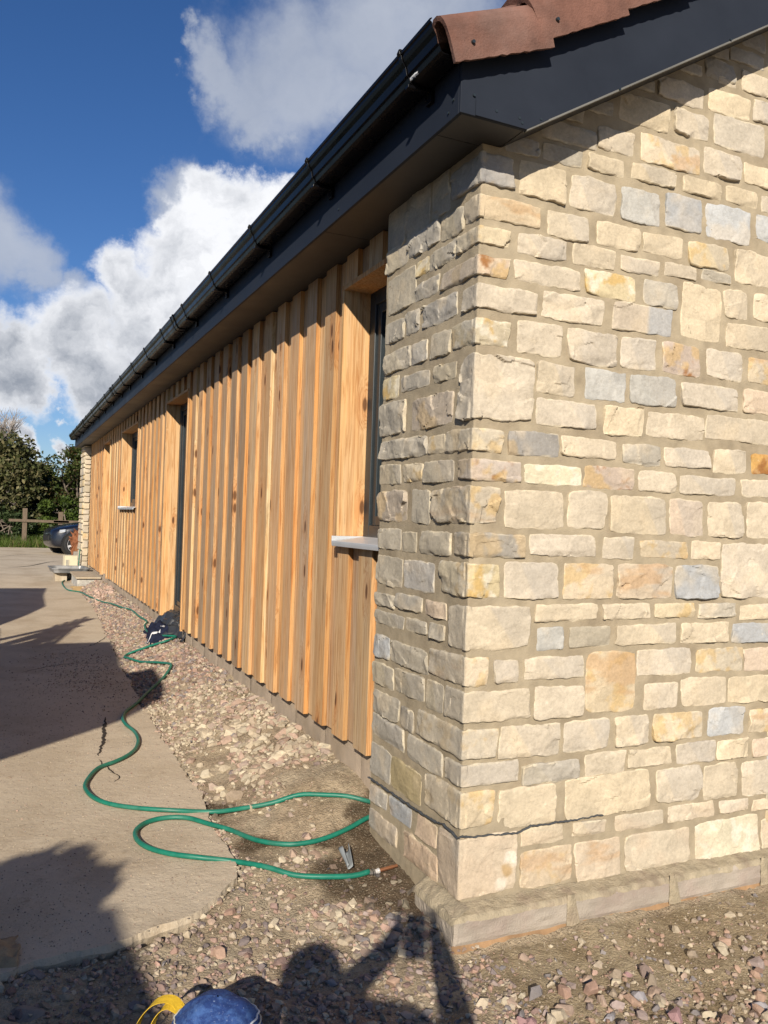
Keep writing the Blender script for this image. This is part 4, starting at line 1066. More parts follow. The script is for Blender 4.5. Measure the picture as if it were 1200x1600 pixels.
H2 = [(1.385,3.125,0.112),(1.290,3.085,0.095),(1.187,3.057,0.083),(1.098,3.053,0.077),(1.020,3.077,0.075),(0.936,3.157,0.073),(0.861,3.285,0.068),(0.794,3.366,0.082),(0.727,3.459,0.082),(0.643,3.489,0.081),(0.564,3.461,0.082),(0.512,3.385,0.081),(0.504,3.287,0.082),(0.533,3.194,0.082),(0.599,3.112,0.082),(0.683,3.049,0.082),(0.812,3.001,0.067),(0.902,2.892,0.067),(0.979,2.824,0.064),(1.065,2.780,0.060),(1.178,2.756,0.057),(1.244,2.750,0.057)]
def hose():
    m = material('green_hose_pvc', (0.010, 0.165, 0.110), 0.45, var=0.18, nscale=22, spec=0.4, tint=(0.035, 0.18, 0.125))
    def fix(P):
        out = []
        for p in P:
            g_ = max(g0(p[0], p[1]), .07 if in_slab(p[0], p[1]) else -1)
            out.append((p[0], p[1], max(p[2], g_ + .012, ground_z(p[0], p[1]) + .012 + (.016 if p[1] > 5 and not in_slab(p[0], p[1]) else 0))))
        return out
    far = [(1.30, 16.58, .62), (1.285, 16.58, .40), (1.28, 16.57, .16), (1.22, 16.4, .10), (1.05, 16.0, .085)]
    P = far + fix(H1) + [(1.448, 3.18, .15), (1.435, 3.13, .128)] + fix(H2)
    b = B(); pts = catmull(P, .022)
    b.tube(pts, .0098, n=12)
    h = b.make('garden_hose', m, smooth=True)
    tag(h, 'green garden hose snaking over slab and gravel, looping by the stone pier', 'hose')
    a = Vector((1.244, 2.750, .060)); c = Vector((1.353, 2.759, .068)); d = (c - a).normalized()
    f = B(); f.cyl(a - d * .004, a + d * .010, .0118, n=14); f.cyl(a + d * .012, a + d * .020, .0135, n=14)
    fo = f.make('hose_clip', material('steel_clip', (0.6, 0.6, 0.6), 0.3, metal=1.0), smooth=False); fo.parent = h
    g = B(); g.cyl(a + d * .018, a + d * .036, .0085, n=12); g.cyl(a + d * .034, a + d * .040, .0098, n=12)
    go = g.make('white_ferrule', material('ferrule', (0.72, 0.70, 0.68), 0.4, metal=.4)); go.parent = h
    k = B(); k.cyl(a + d * .038, a + d * .098, .0068, n=12); k.cyl(a + d * .098, a + d * .116, .0052, .0062, n=12)
    ko = k.make('copper_nozzle', material('copper_pipe', (0.62, 0.30, 0.17), 0.35, metal=0.9), smooth=False); ko.parent = h
hose()

# cut-off piece of grey plastic pipe
def pipe_scrap():
    b = B(); n = 18; p = Vector((1.188, 2.80, .073)); q = Vector((1.205, 2.905, .105)); d = (q - p).normalized(); u = d.orthogonal().normalized(); v = d.cross(u)
    L = (q - p).length; V = []; rows = 9
    for k in range(rows):
        t = k / (rows - 1)
        for i in range(n):
            a = math.pi * 2 * i / n * .82; r_ = (.012 + .010 * t) * (1 + .12 * math.sin(3 * a + t * 3))
            cut = L * t * (1 - .12 * (math.sin(a * .9) ** 2) * t)
            V.append(p + d * cut + u * (r_ * math.cos(a)) + v * (r_ * .75 * math.sin(a)))
    F = [(k * n + i, k * n + i + 1, (k + 1) * n + i + 1, (k + 1) * n + i) for k in range(rows - 1) for i in range(n - 1)]
    b.add(V, F); o = b.make('pipe_offcut', material('grey_pvc', (0.27, 0.29, 0.30), 0.5, var=.1), smooth=True, fix=False)
    s = o.modifiers.new('thick', 'SOLIDIFY'); s.thickness = .0022
    tag(o, 'torn grey plastic pipe offcut propped on the hose near its copper nozzle', 'pipe offcut')
pipe_scrap()

def cloth_mesh(name, fn, nu, nv, mat, th=.002, parent=None):
    b = B(); b.grid(fn, nu, nv); o = b.make(name, mat, parent, smooth=True, fix=False)
    s = o.modifiers.new('thick', 'SOLIDIFY'); s.thickness = th; s.offset = 0
    return o
# torn black membrane spilling over the door threshold
def membrane():
    m = material('black_polythene', (0.035, 0.037, 0.042), 0.38, var=.2, nscale=14, spec=.5)
    def fn(s, t):
        y = lerp(7.34, 8.45, s) + .05 * nz(s * 4, t * 3, 2, 1); x = lerp(1.60, 1.36, t)
        z = .36 - .02 * t - .12 * sst(.45, 1, t) + .028 * nz(s * 5, t * 3, 2, 7) + .022 * nz(s * 14, t * 5, 2, 3) + .03 * math.exp(-((s - .8) / .12) ** 2)
        x += (.09 * nz(s * 7, 0, 2, 4)) * t + .10 * t * math.exp(-((s - .1) / .2) ** 2) * 1
        return (x, y, max(z, ground_z(x, y) + .012))
    o = cloth_mesh('black_sheeting', fn, 70, 22, m, .003)
    tag(o, 'crumpled torn black plastic sheeting spilling out below the nearer dark door', 'plastic sheet')
    m2 = material('navy_cloth', (0.018, 0.022, 0.045), 0.9, var=.3, nscale=20, spec=.1)
    def f2(s, t):
        y = lerp(7.62, 8.42, s) ; x = lerp(1.24, 1.47, t) + .06 * s - .03 + .02 * nz(s * 4, t * 4, 2)
        e = min(s, 1 - s, t, 1 - t); z = ground_z(x, y) + .006 + .055 * sst(0, .3, e) * (1 + .8 * nz(s * 4, t * 3, 2, 9)) + .010 * nz(s * 12, t * 9, 2)
        return (x, y, z + .02 * sst(0, .2, e))
    o = cloth_mesh('cloth_rag', f2, 44, 26, m2, .004)
    tag(o, 'dark navy rag with white stripes lying over the green hose', 'rag')
    m3 = material('white_band', (0.7, 0.7, 0.72), 0.8)
    for (sa, ta, tb) in ((.16, .02, .5), (.30, .55, .98)):
        def f3(s, t, sa=sa, ta=ta, tb=tb):
            p = f2(sa + .05 * t + .12 * s * (1 if ta > .3 else .2), lerp(ta, tb, s)); return (p[0], p[1], p[2] + .006)
        c = cloth_mesh('white_stripe', f3, 16, 4, m3, .002); c.parent = o
membrane()

# ------------------------------------------------------------------ things at the far end of the wall
def far_things():
    blk = material('aerated_block', (0.42, 0.34, 0.24), 0.95, var=.15, nscale=12, bump=.8, bscale=60, tint=(0.50, 0.43, 0.33))
    side = material('rough_block_side', (0.42, 0.40, 0.36), 0.95, var=.3, nscale=16, bump=1.0, bscale=40, tint=(0.62, 0.58, 0.52))
    st = empty('step_block', (1.345, 14.35, 0)); tag(st, 'low step of blocks capped with a tan slab in front of the far doorway', 'step')
    b = B(); b.box(-.245, .115, .02, 1.3, .05, .225); o = b.make('riser_blocks', side, st, bevel=.006)
    b = B(); b.box(-.27, .12, -.02, 1.35, .227, .258); o = b.make('tread_slab', blk, st, bevel=.006)
    sd = B(); sd.grid(lambda s, t: (1.02 + s * .26 + .05 * nz(t * 3, s, 2), 13.75 + t * 1.0, .075 + .035 * math.sin(math.pi * s) * math.sin(math.pi * t) + .008 * nz(s * 9, t * 9, 1)), 16, 16)
    o = sd.make('sand_spill', material('yellow_sand', (0.58, 0.38, 0.16), 1.0, var=.15), smooth=True, fix=False); tag(o, kind='stuff')
    # grey plastic mixing tray lying over blocks
    tr = empty('mixing_tray', (1.085, 16.12, -.065), R(4)); tr.scale = (.70, .70, 1); tag(tr, 'shallow grey plastic mixing tray resting on two blocks past the wall', 'tray')
    b = B()
    def rr(cx, cy, hx, hy, r_, z, n=6):
        P = []
        for (sx, sy, a0) in ((1, 1, 0), (-1, 1, 90), (-1, -1, 180), (1, -1, 270)):
            for k in range(n + 1):
                a = R(a0 + 90 * k / n); P.append((cx + sx * (hx - r_) + r_ * math.cos(a), cy + sy * (hy - r_) + r_ * math.sin(a), z))
        return P
    rings = [rr(0, 0, .47, .60, .14, .372), rr(0, 0, .43, .56, .12, .370), rr(0, 0, .41, .54, .12, .30), rr(0, 0, .405, .535, .12, .296), rr(0, 0, .42, .55, .12, .290), rr(0, 0, .445, .575, .13, .352), rr(0, 0, .47, .60, .14, .352)]
    n = len(rings[0]); V = [p for q in rings for p in q]; F = [(k * n + i, k * n + (i + 1) % n, (k + 1) * n + (i + 1) % n, (k + 1) * n + i) for k in range(len(rings) - 1) for i in range(n)]
    F += [tuple(range(3 * n, 4 * n))[::-1], tuple((len(rings) - 1) * n + i if False else i for i in range(0))] if False else [tuple(range(3 * n, 4 * n))]
    F += [(6 * n + i, 6 * n + (i + 1) % n, (i + 1) % n, i) for i in range(n)]
    b.add(V, F); b.make('tray_shell', material('dark_grey_plastic', (0.14, 0.145, 0.15), 0.35, var=.15, tint=(0.30, 0.30, 0.30)), tr)
    for k, (x, y, a) in enumerate(((.93, 15.95, 4), (1.20, 16.2, -6))):
        b = B(); b.box(-.20 * (.5 if k == 0 else 1), .20 * (.5 if k == 0 else 1), -.11, .11, 0, .155)
        # frogged top and worn corners
        b.box(-.07, .07, -.05, .05, .155, .158)
        o = b.make('concrete_block', side if k else blk, bevel=.008); o.location = (x, y, .071); o.rotation_euler = (0, 0, R(a))
        tag(o, ['pale concrete block under the left end of the grey tray', 'rough grey concrete block under the right end of the grey tray'][k], 'block')
    bx = empty('carton', (1.325, 19.2, 0.072)); bx.rotation_euler = (0, 0, R(6)); tag(bx, 'small cream cardboard carton standing behind the grey tray', 'carton')
    cm = material('cream_card', (0.68, 0.60, 0.42), 0.8, var=.06)
    b = B(); b.box(-.145, .145, -.12, .12, 0, .29); b.make('carton_body', cm, bx, bevel=.004)
    b = B(); b.box(-.15, -.002, -.125, .125, .293, .297); b.box(.002, .15, -.125, .125, .293, .297, rot=Matrix.Rotation(R(-5), 3, 'Y'), org=(.175, 0, .293)); b.make('carton_flap', cm, bx)
    b = B(); b.box(-.12, -.08, -.1235, -.1215, .05, .2); b.box(-.07, -.055, -.1235, -.1215, .05, .2); b.make('printed_band', material('grey_print', (0.35, 0.33, 0.28), .8), bx)
    b = B(); b.box(0, .26, 0, .16, 0, .36, rot=Matrix.Rotation(R(3), 3, 'Z')); o = b.make('stone_offcut', material('offcut', (0.30, 0.26, 0.22), .95, bump=.8), bevel=.02); o.location = (1.40, 19.45, .072)
    tag(o, 'squat grey stone offcut standing just right of the cream carton', 'stone block')
    # uprooted stump
    su = empty('tree_stump', (1.56, 20.0, .06)); su.scale = (.66, .8, .98); tag(su, 'rust brown uprooted tree stump with ragged roots leaning beside the car', 'tree stump')
    bark = material('rusty_bark', (0.23, 0.085, 0.035), .95, var=.35, nscale=18, bump=1.0, bscale=30)
    V, F = ico(4); V2 = []
    for p in V:
        q = Vector(p); s = 1 + .42 * mn.fractal(q * 1.7, .8, 2.1, 5) + .18 * mn.noise(q * 6); V2.append((q.x * .30 * s + .06, q.y * .30 * s, .50 + q.z * .42 * s))
    b = B(); b.add(V2, [tuple(f) for f in F]); b.make('root_ball', bark, su)
    b = B(); r = random.Random(9)
    for k in range(46):
        a = r.uniform(0, 6.28); e = r.uniform(-.3, 1.5); d = Vector((math.cos(a) * math.cos(e), math.sin(a) * math.cos(e), math.sin(e))); p = Vector((0, 0, .58)) + d * .22
        P = [p]
        for q in range(5): d = (d + Vector((r.uniform(-.5, .5), r.uniform(-.5, .5), r.uniform(-.35, .5)))).normalized(); P.append(P[-1] + d * r.uniform(.02, .055))
        b.tube(catmull(P, .03), .02, n=6, rf=lambda t: .034 * (1 - .8 * t))
    b.make('roots', bark, su)
    b = B(); b.cyl((-.02, -.25, .40), (.18, .25, .95), .17, .15, n=18); b.make('trunk_log', bark, su)
    b = B(); d = (Vector((-.02, -.25, .40)) - Vector((.18, .25, .95))).normalized(); b.cyl(Vector((-.02, -.25, .40)) + d * .001, Vector((-.02, -.25, .40)) + d * .012, .16, n=18); b.make('cut_face', material('cut_wood', (0.40, 0.18, 0.08), .9, var=.2, nscale=20), su)
far_things()

# ------------------------------------------------------------------ car
def car():
    root = empty('parked_car', (1.24, 24.9, 0.055), R(10)); tag(root, 'dark navy car with silver six spoke wheels parked past the barn, front end showing', 'car')
    paint = material('navy_paint', (0.006, 0.008, 0.016), 0.25, var=.04, spec=.5, coat=.5)
    dark = material('black_trim', (0.012, 0.012, 0.012), .6)
    # body: sections along its length; x = 0 at the nose. y 0..1.8 across, near side at y = 0
    st = [(0.00, .42, .36, .62, .62, .50), (.06, .30, .20, .70, .74, .62), (.25, .18, .18, .76, .80, .72), (.60, .08, .18, .84, .88, .80), (1.05, .02, .18, .90, .95, .86), (1.45, .0, .18, .93, 1.0, .88),
          (2.2, .0, .18, .95, .97, .90), (3.2, .0, .18, .97, .99, .90), (3.9, .03, .20, .98, 1.0, .86), (4.3, .10, .26, .94, .98, .78), (4.45, .25, .40, .80, .84, .70)]
    V = []; n = 10
    for (x, ins, zb, zs, zt, hw) in st:
        w = .90
        half = [(ins + .04, zb), (ins, zb + .10), (ins - .0, zb + (zs - zb) * .45), (ins + .02, zs - .06), (ins + .07, zs), (ins + .22, (zs + zt) / 2 + .015), (w * .62, zt), (w, zt + .015)]
        ring = half + [(1.8 - a, z) for a, z in half[::-1][1:]]
        V += [(x, a, z) for a, z in ring]; n = len(ring)
    k = len(st); F = [(j * n + i, j * n + (i + 1) % n, (j + 1) * n + (i + 1) % n, (j + 1) * n + i) for j in range(k - 1) for i in range(n)] + [tuple(range(n))[::-1], tuple(range((k - 1) * n, k * n))]
    b = B(); b.add(V, F); o = b.make('body', paint, root, smooth=True); s = o.modifiers.new('sub', 'SUBSURF'); s.levels = 2; s.render_levels = 2
    # cabin
    st = [(1.25, .14, .96, .14), (1.95, .26, 1.36, .3), (2.5, .28, 1.42, .3), (3.2, .28, 1.40, .3), (3.75, .24, 1.2, .3), (4.15, .2, .98, .2)]
    V = []
    for (x, ins, zt, q) in st: V += [(x, .10, .90), (x, lerp(.10, ins, .6), lerp(.92, zt, .6)), (x, ins, zt - .03), (x, ins + .14, zt), (x, 1.8 - ins - .14, zt), (x, 1.8 - ins, zt - .03), (x, 1.8 - lerp(.10, ins, .6), lerp(.92, zt, .6)), (x, 1.7, .90)]
    n = 8; k = len(st); F = [(j * n + i, j * n + (i + 1) % n, (j + 1) * n + (i + 1) % n, (j + 1) * n + i) for j in range(k - 1) for i in range(n)] + [tuple(range(n))[::-1], tuple(range((k - 1) * n, k * n))]
    b = B(); b.add(V, F); o = b.make('cabin_glass', GLASS, root, smooth=True); s = o.modifiers.new('sub', 'SUBSURF'); s.levels = 1; s.render_levels = 1
    b = B()
    for y in (.285, 1.515):
        b.tube([(1.3, y - (.12 if y < 1 else -.12), .97), (1.92, y, 1.36), (2.5, y, 1.425), (3.2, y, 1.41), (3.8, y, 1.2), (4.15, y, 1.0)], .028, n=8)
        b.tube([(2.55, y - (.14 if y < 1 else -.14), .95), (2.55, y, 1.41)], .022, n=6)
    b.box(1.95, 3.3, .32, 1.48, 1.405, 1.432); b.make('roof_panel', paint, root, bevel=.01)
    alloy = material('silver_alloy', (0.72, 0.72, 0.73), .4, metal=.4)
    for wi, (x, y) in enumerate(((.62, -.005), (3.48, -.005), (.62, 1.805), (3.48, 1.805))):
        sg = -1 if y < 1 else 1
        b = B(); b.cyl((x, y - sg * .02, .325), (x, y - sg * .26, .325), .375, n=28); a = b.make('wheel_arch', dark, root)
        b = B(); P = []
        for q in range(40):
            a_ = 2 * math.pi * q / 40
            for (r_, dy) in ((.325, 0), (.33, .03), (.33, .17), (.325, .2), (.245, .2), (.245, .0), (.27, -.008), (.305, -.008)):
                P.append((x + r_ * math.cos(a_), y + sg * .012 - sg * dy, .325 + r_ * math.sin(a_)))
        FF = [(q * 8 + i, q * 8 + (i + 1) % 8, ((q + 1) % 40) * 8 + (i + 1) % 8, ((q + 1) % 40) * 8 + i) for q in range(40) for i in range(8)]
        b.add(P, FF); ty = b.make('tyre', material('tyre_rubber', (0.02, 0.02, 0.02), .85) if wi == 0 else bpy.data.materials['tyre_rubber'], root, smooth=True)
        b = B(); yy = y + sg * .006
        P = []
        for q in range(36):
            a_ = 2 * math.pi * q / 36
            for (r_, dy) in ((.248, 0), (.232, .0), (.225, .05), (.248, .06)): P.append((x + r_ * math.cos(a_), yy - sg * dy, .325 + r_ * math.sin(a_)))
        b.add(P, [(q * 4 + i, q * 4 + (i + 1) % 4, ((q + 1) % 36) * 4 + (i + 1) % 4, ((q + 1) % 36) * 4 + i) for q in range(36) for i in range(4)])
        for q in range(6):
            a_ = 2 * math.pi * q / 6 + .3; rot = Matrix.Rotation(-a_, 3, 'Y'); c = Vector((x, 0, .325))
            V = []
            for (r_, hw_) in ((.04, .038), (.14, .024), (.236, .034)):
                for sy in (0, .03):
                    for s_ in (-1, 1): V.append(rot @ Vector((r_, 0, s_ * hw_)) + c + Vector((0, yy - sg * (.004 + sy), 0)))
            FF = []
            for j in range(2): o_ = j * 4; FF += [(o_, o_ + 1, o_ + 5, o_ + 4), (o_ + 2, o_ + 3, o_ + 7, o_ + 6), (o_, o_ + 2, o_ + 6, o_ + 4), (o_ + 1, o_ + 3, o_ + 7, o_ + 5)]
            b.add(V, FF)
        b.cyl((x, yy, .325), (x, yy - sg * .04, .325), .05, n=16)
        ri = b.make('rim', alloy, ty)
        b = B(); b.cyl((x, yy - sg * .06, .325), (x, yy - sg * .075, .325), .235, n=28); di = b.make('brake_disc', dark, ty)
    for y0, y1 in ((.20, .50), (1.30, 1.60)):
        b = B(); s_ = 1 if y0 < 1 else -1
        b.add([(.045, y0 + .2 * (s_ > 0), .56), (.04, y1 - .2 * (s_ < 0), .56), (.10, y1 - .1, .69), (.36, (y0 if s_ > 0 else y1) - s_ * .06, .735), (.34, (y0 if s_ > 0 else y1) - s_ * .09, .66)], [(0, 1, 2, 3, 4)])
        o = b.make('headlight', material('headlight_lens', (0.55, 0.58, 0.6), .1, metal=.3) if y0 < 1 else bpy.data.materials['headlight_lens'], root, fix=False); s = o.modifiers.new('t', 'SOLIDIFY'); s.thickness = .03; s.offset = 0
    b = B(); b.box(-.012, .03, .55, 1.25, .40, .55); b.make('grille', dark, root, bevel=.01)
    b = B(); b.box(1.42, 1.58, -.14, -.02, .92, 1.02); b.make('wing_mirror', paint, root, bevel=.02)
    b = B(); b.box(1.42, 1.58, 1.82, 1.94, .92, 1.02); b.make('wing_mirror', paint, root, bevel=.02)
    b = B(); b.box(1.30, 3.3, -.004, .002, .40, .408); b.box(2.50, 2.508, -.004, .002, .30, .9); b.box(1.36, 1.368, -.004, .002, .30, .9); b.make('door_seam', dark, root)
car()

# ------------------------------------------------------------------ fence, grass, trees
def fence():
    root = empty('post_and_rail_fence', (0, 30.6, 0)); tag(root, 'weathered timber post and rail fence in front of the bushes', 'fence')
    m = material('weathered_timber', (0.15, 0.11, 0.075), .9, var=.3, nscale=6, stretch=(6, 6, 1))
    for x in (-7.2, -4.4, -1.9, .60, 1.73, 4.4, 7.2):
        b = B(); h = 1.36 if x == .60 else 1.27; b.box(x - .075, x + .075, -.06, .06, -.1, h); b.make('post', m, root, bevel=.01)
    for a, c in ((-7.2, -1.9), (.2, 1.9), (1.6, 4.4), (4.3, 7.2)):
        b = B(); b.box(a - .1, c + .1, -.10, -.062, .90, .99, rot=Matrix.Rotation(R(.5), 3, 'Y'), org=(a, 0, .9)); b.make('rail', m, root, bevel=.005)
        pass
fence()
def leaves_mesh(name, pts, size, mat, parent, cols, seed, up=.35):
    rs = np.random.RandomState(seed); n = len(pts); P = np.asarray(pts)
    d = rs.normal(size=(n, 3)); d[:, 2] += up; d /= np.linalg.norm(d, axis=1)[:, None]
    a = np.cross(d, rs.normal(size=(n, 3))); a /= np.linalg.norm(a, axis=1)[:, None]; c = np.cross(d, a)
    s = (size * rs.uniform(.6, 1.35, n))[:, None]; w = s * rs.uniform(.4, .7, n)[:, None]
    V = np.stack([P - a * s, P - c * w + d * s * .12, P + a * s, P + c * w + d * s * .12], 1).reshape(-1, 3)
    F = np.arange(4 * n).reshape(n, 4); C = np.ones((n, 4, 4), dtype=np.float32)
    C[:, :, :3] = (np.asarray(cols)[rs.randint(len(cols), size=n)] * rs.uniform(.7, 1.3, (n, 1)))[:, None, :]
    me = bpy.data.meshes.new(name); me.vertices.add(4 * n); me.vertices.foreach_set('co', V.ravel())
    me.loops.add(4 * n); me.loops.foreach_set('vertex_index', F.ravel().astype(np.int32)); me.polygons.add(n)
    me.polygons.foreach_set('loop_start', np.arange(0, 4 * n, 4, dtype=np.int32)); me.polygons.foreach_set('loop_total', np.full(n, 4, dtype=np.int32)); me.update(calc_edges=True)
    at = me.color_attributes.new('Col', 'FLOAT_COLOR', 'POINT'); at.data.foreach_set('color', C.reshape(-1)); me.materials.append(mat)
    o = bpy.data.objects.new(name, me); COL.objects.link(o)
    if parent: o.parent = parent
    return o
LEAF = bpy.data.materials.new('leaf'); LEAF.use_nodes = True
T = NT(LEAF.node_tree); p_ = LEAF.node_tree.nodes['Principled BSDF']; a_ = T.new('ShaderNodeAttribute', attribute_name='Col'); T.l.new(a_.outputs[0], p_.inputs['Base Color'])
p_.inputs['Roughness'].default_value = .55; p_.inputs['Specular IOR Level'].default_value = .3
tr_ = T.new('ShaderNodeBsdfTranslucent'); T.l.new(a_.outputs[0], tr_.inputs[0]); ms_ = T.new('ShaderNodeMixShader'); ms_.inputs[0].default_value = .25
T.l.new(p_.outputs[0], ms_.inputs[1]); T.l.new(tr_.outputs[0], ms_.inputs[2]); T.l.new(ms_.outputs[0], [n for n in T.n if n.type == 'OUTPUT_MATERIAL'][0].inputs[0])
BARK = material('bark', (0.16, 0.13, 0.10), .95, var=.3, nscale=10)
TWIG = material('pale_twig', (0.34, 0.29, 0.25), .9, var=.1)
def tree(name, loc, rx, ry, h, n, size, cols, label, cat, seed, stems=5, base=.15, bark=None, lobes=16):
    root = empty(name, loc); tag(root, label, cat, 'bushes and trees behind the fence')
    r = random.Random(seed); L = []
    for k in range(lobes):
        a = r.uniform(0, 6.28); q = math.sqrt(r.random()) * .75; z = r.uniform(.12, .93)
        f = math.sqrt(max(.1, 1 - ((z - .42) / .62) ** 2))
        L.append((rx * q * f * math.cos(a), ry * q * f * math.sin(a), h * z, r.uniform(.22, .40) * min(rx, h * .5)))
    b = B()
    for k in range(stems):
        l = L[k % len(L)]; p0 = Vector((r.uniform(-.25, .25) * rx * .5, r.uniform(-.2, .2), -.05)); P = [p0, p0 + Vector((l[0] * .2, l[1] * .2, l[2] * .35)), Vector((l[0] * .7, l[1] * .7, l[2] * .75)), Vector(l[:3])]
        b.tube(catmull(P, .15), .05, n=7, rf=lambda t: .075 * h / 3.4 * (1 - .8 * t))
        for q in range(4):
            l2 = r.choice(L); s = P[2]; b.tube([s, (s + Vector(l2[:3])) * .5 + Vector((0, 0, -.1)), Vector(l2[:3])], .02, n=5, rf=lambda t: .03 * (1 - .7 * t))
    b.make('trunk', bark or BARK, root, smooth=True)
    pts = []
    while len(pts) < n:
        l = r.choice(L); d = Vector((r.gauss(0, 1), r.gauss(0, 1), r.gauss(0, 1))).normalized(); rad = l[3] * (1 - .5 * r.random() ** 2.2) * (1 + .35 * mn.noise(d * 2.5 + Vector(l[:3]) * 3))
        p = Vector(l[:3]) + Vector((d.x * 1.15, d.y, d.z * .85)) * rad
        if p.z > base and mn.noise(p * 2.4 + Vector((seed, 0, 0))) > -.28: pts.append(tuple(p))
    leaves_mesh('crown', pts, size, LEAF, root, cols, seed)
    return root
G1 = [(0.075, 0.085, 0.028), (0.10, 0.105, 0.04), (0.055, 0.065, 0.022), (0.13, 0.125, 0.055), (0.17, 0.15, 0.07)]
G2 = [(0.045, 0.070, 0.015), (0.06, 0.085, 0.018), (0.035, 0.052, 0.012), (0.085, 0.095, 0.022), (0.10, 0.07, 0.03)]
tree('sallow_bush', (-.35, 32.6, 0), 2.0, 1.2, 3.95, 17000, .085, G1, 'tall grey green sallow bush with bare lower stems, leftmost at the fence', 'bush', 2, 9, .5, TWIG, 30)
tree('hawthorn_bush', (2.35, 32.8, 0), 1.45, 1.1, 3.75, 20000, .06, G2, 'dense dark green hawthorn bush between the sallow and the barn corner', 'bush', 5, 6, .05, None, 34)
tree('bramble_bush', (1.75, 31.5, 0), 1.1, .55, 1.75, 8000, .06, [(0.06, 0.095, 0.018), (0.08, 0.12, 0.02), (0.045, 0.07, 0.015)], 'low bright green bramble bush just behind the fence post', 'bush', 8, 5, .02, None, 18)
tree('hawthorn_bush', (-3.4, 33.2, 0), 1.9, 1.2, 3.6, 5000, .075, G2, 'dark hawthorn bush beyond the sallow, outside the left edge of the photo', 'bush', 11, 6, .1, None, 16)
tree('hawthorn_bush', (5.2, 33.4, 0), 2.0, 1.2, 3.5, 5000, .075, G2, 'dark hawthorn bush hidden behind the barn, right of the others', 'bush', 14, 6, .1, None, 16)
tree('hawthorn_bush', (.9, 35.2, 0), 3.2, 1.0, 3.1, 14000, .09, G2, 'dark hawthorn thicket filling the gap behind the two front bushes', 'bush', 23, 8, .02, None, 34)
tree('elder_bush', (.10, 31.5, 0), 1.1, .45, 1.5, 6500, .065, [(0.04, 0.065, 0.022), (0.055, 0.08, 0.03)], 'small dull green elder bush left of the upright fence post', 'bush', 17, 4, .02, None, 16)
def bare_tree():
    root = empty('bare_birch', (-.2, 41, 0)); tag(root, 'pale leafless birch top showing above the bushes at the left edge', 'tree', 'bushes and trees behind the fence')
    b = B(); r = random.Random(6)
    b.tube([(0, 0, 0), (.1, 0, 2), (-.1, 0, 3.5), (.1, 0, 5.0)], .1, n=7, rf=lambda t: .11 * (1 - .8 * t)); b.make('trunk', TWIG, root, smooth=True)
    b = B()
    for k in range(120):
        z = r.uniform(2.4, 4.9); a = r.uniform(0, 6.28); P = [Vector((0, 0, z))]; d = Vector((math.cos(a), math.sin(a), r.uniform(.3, 1.1))).normalized()
        for q in range(6): d = (d + Vector((r.uniform(-.3, .3), r.uniform(-.3, .3), r.uniform(-.1, .25)))).normalized(); P.append(P[-1] + d * r.uniform(.12, .30))
        b.tube(P, .01, n=4, rf=lambda t: .020 * (1 - .7 * t))
        for q in range(6):
            s = P[r.randrange(2, 6)]; b.tube([s, s + Vector((r.uniform(-.35, .35), r.uniform(-.3, .3), r.uniform(.05, .5)))], .006, n=3)
    b.make('crown', TWIG, root)
bare_tree()
# wispy twigs over the hawthorn
def grass():
    rs = np.random.RandomState(4); n = 17000
    x = rs.uniform(-6, 5.5, n); y = 29.55 + 2.2 * rs.rand(n) ** 1.3
    h = rs.uniform(.10, .34, n) * (1 + .4 * (y > 30.3)); a = rs.uniform(0, 6.28, n); w = .014
    lean = rs.normal(0, .10, (n, 2)); V = np.zeros((n, 3, 3)); V[:, 0] = np.stack([x - w * np.cos(a), y - w * np.sin(a), np.full(n, .02)], 1); V[:, 1] = np.stack([x + w * np.cos(a), y + w * np.sin(a), np.full(n, .02)], 1)
    V[:, 2] = np.stack([x + lean[:, 0], y + lean[:, 1], h + .03], 1)
    cols = np.array([(0.085, 0.14, 0.02), (0.11, 0.16, 0.03), (0.06, 0.11, 0.015), (0.20, 0.17, 0.07)]); C = np.repeat(cols[rs.randint(4, size=n)], 3, axis=0) * np.repeat(rs.uniform(.8, 1.2, (n, 1)), 3, axis=0)
    o = mesh('grass', V.reshape(-1, 3), np.arange(3 * n).reshape(n, 3), LEAF, col=C); tag(o, kind='stuff')
grass()

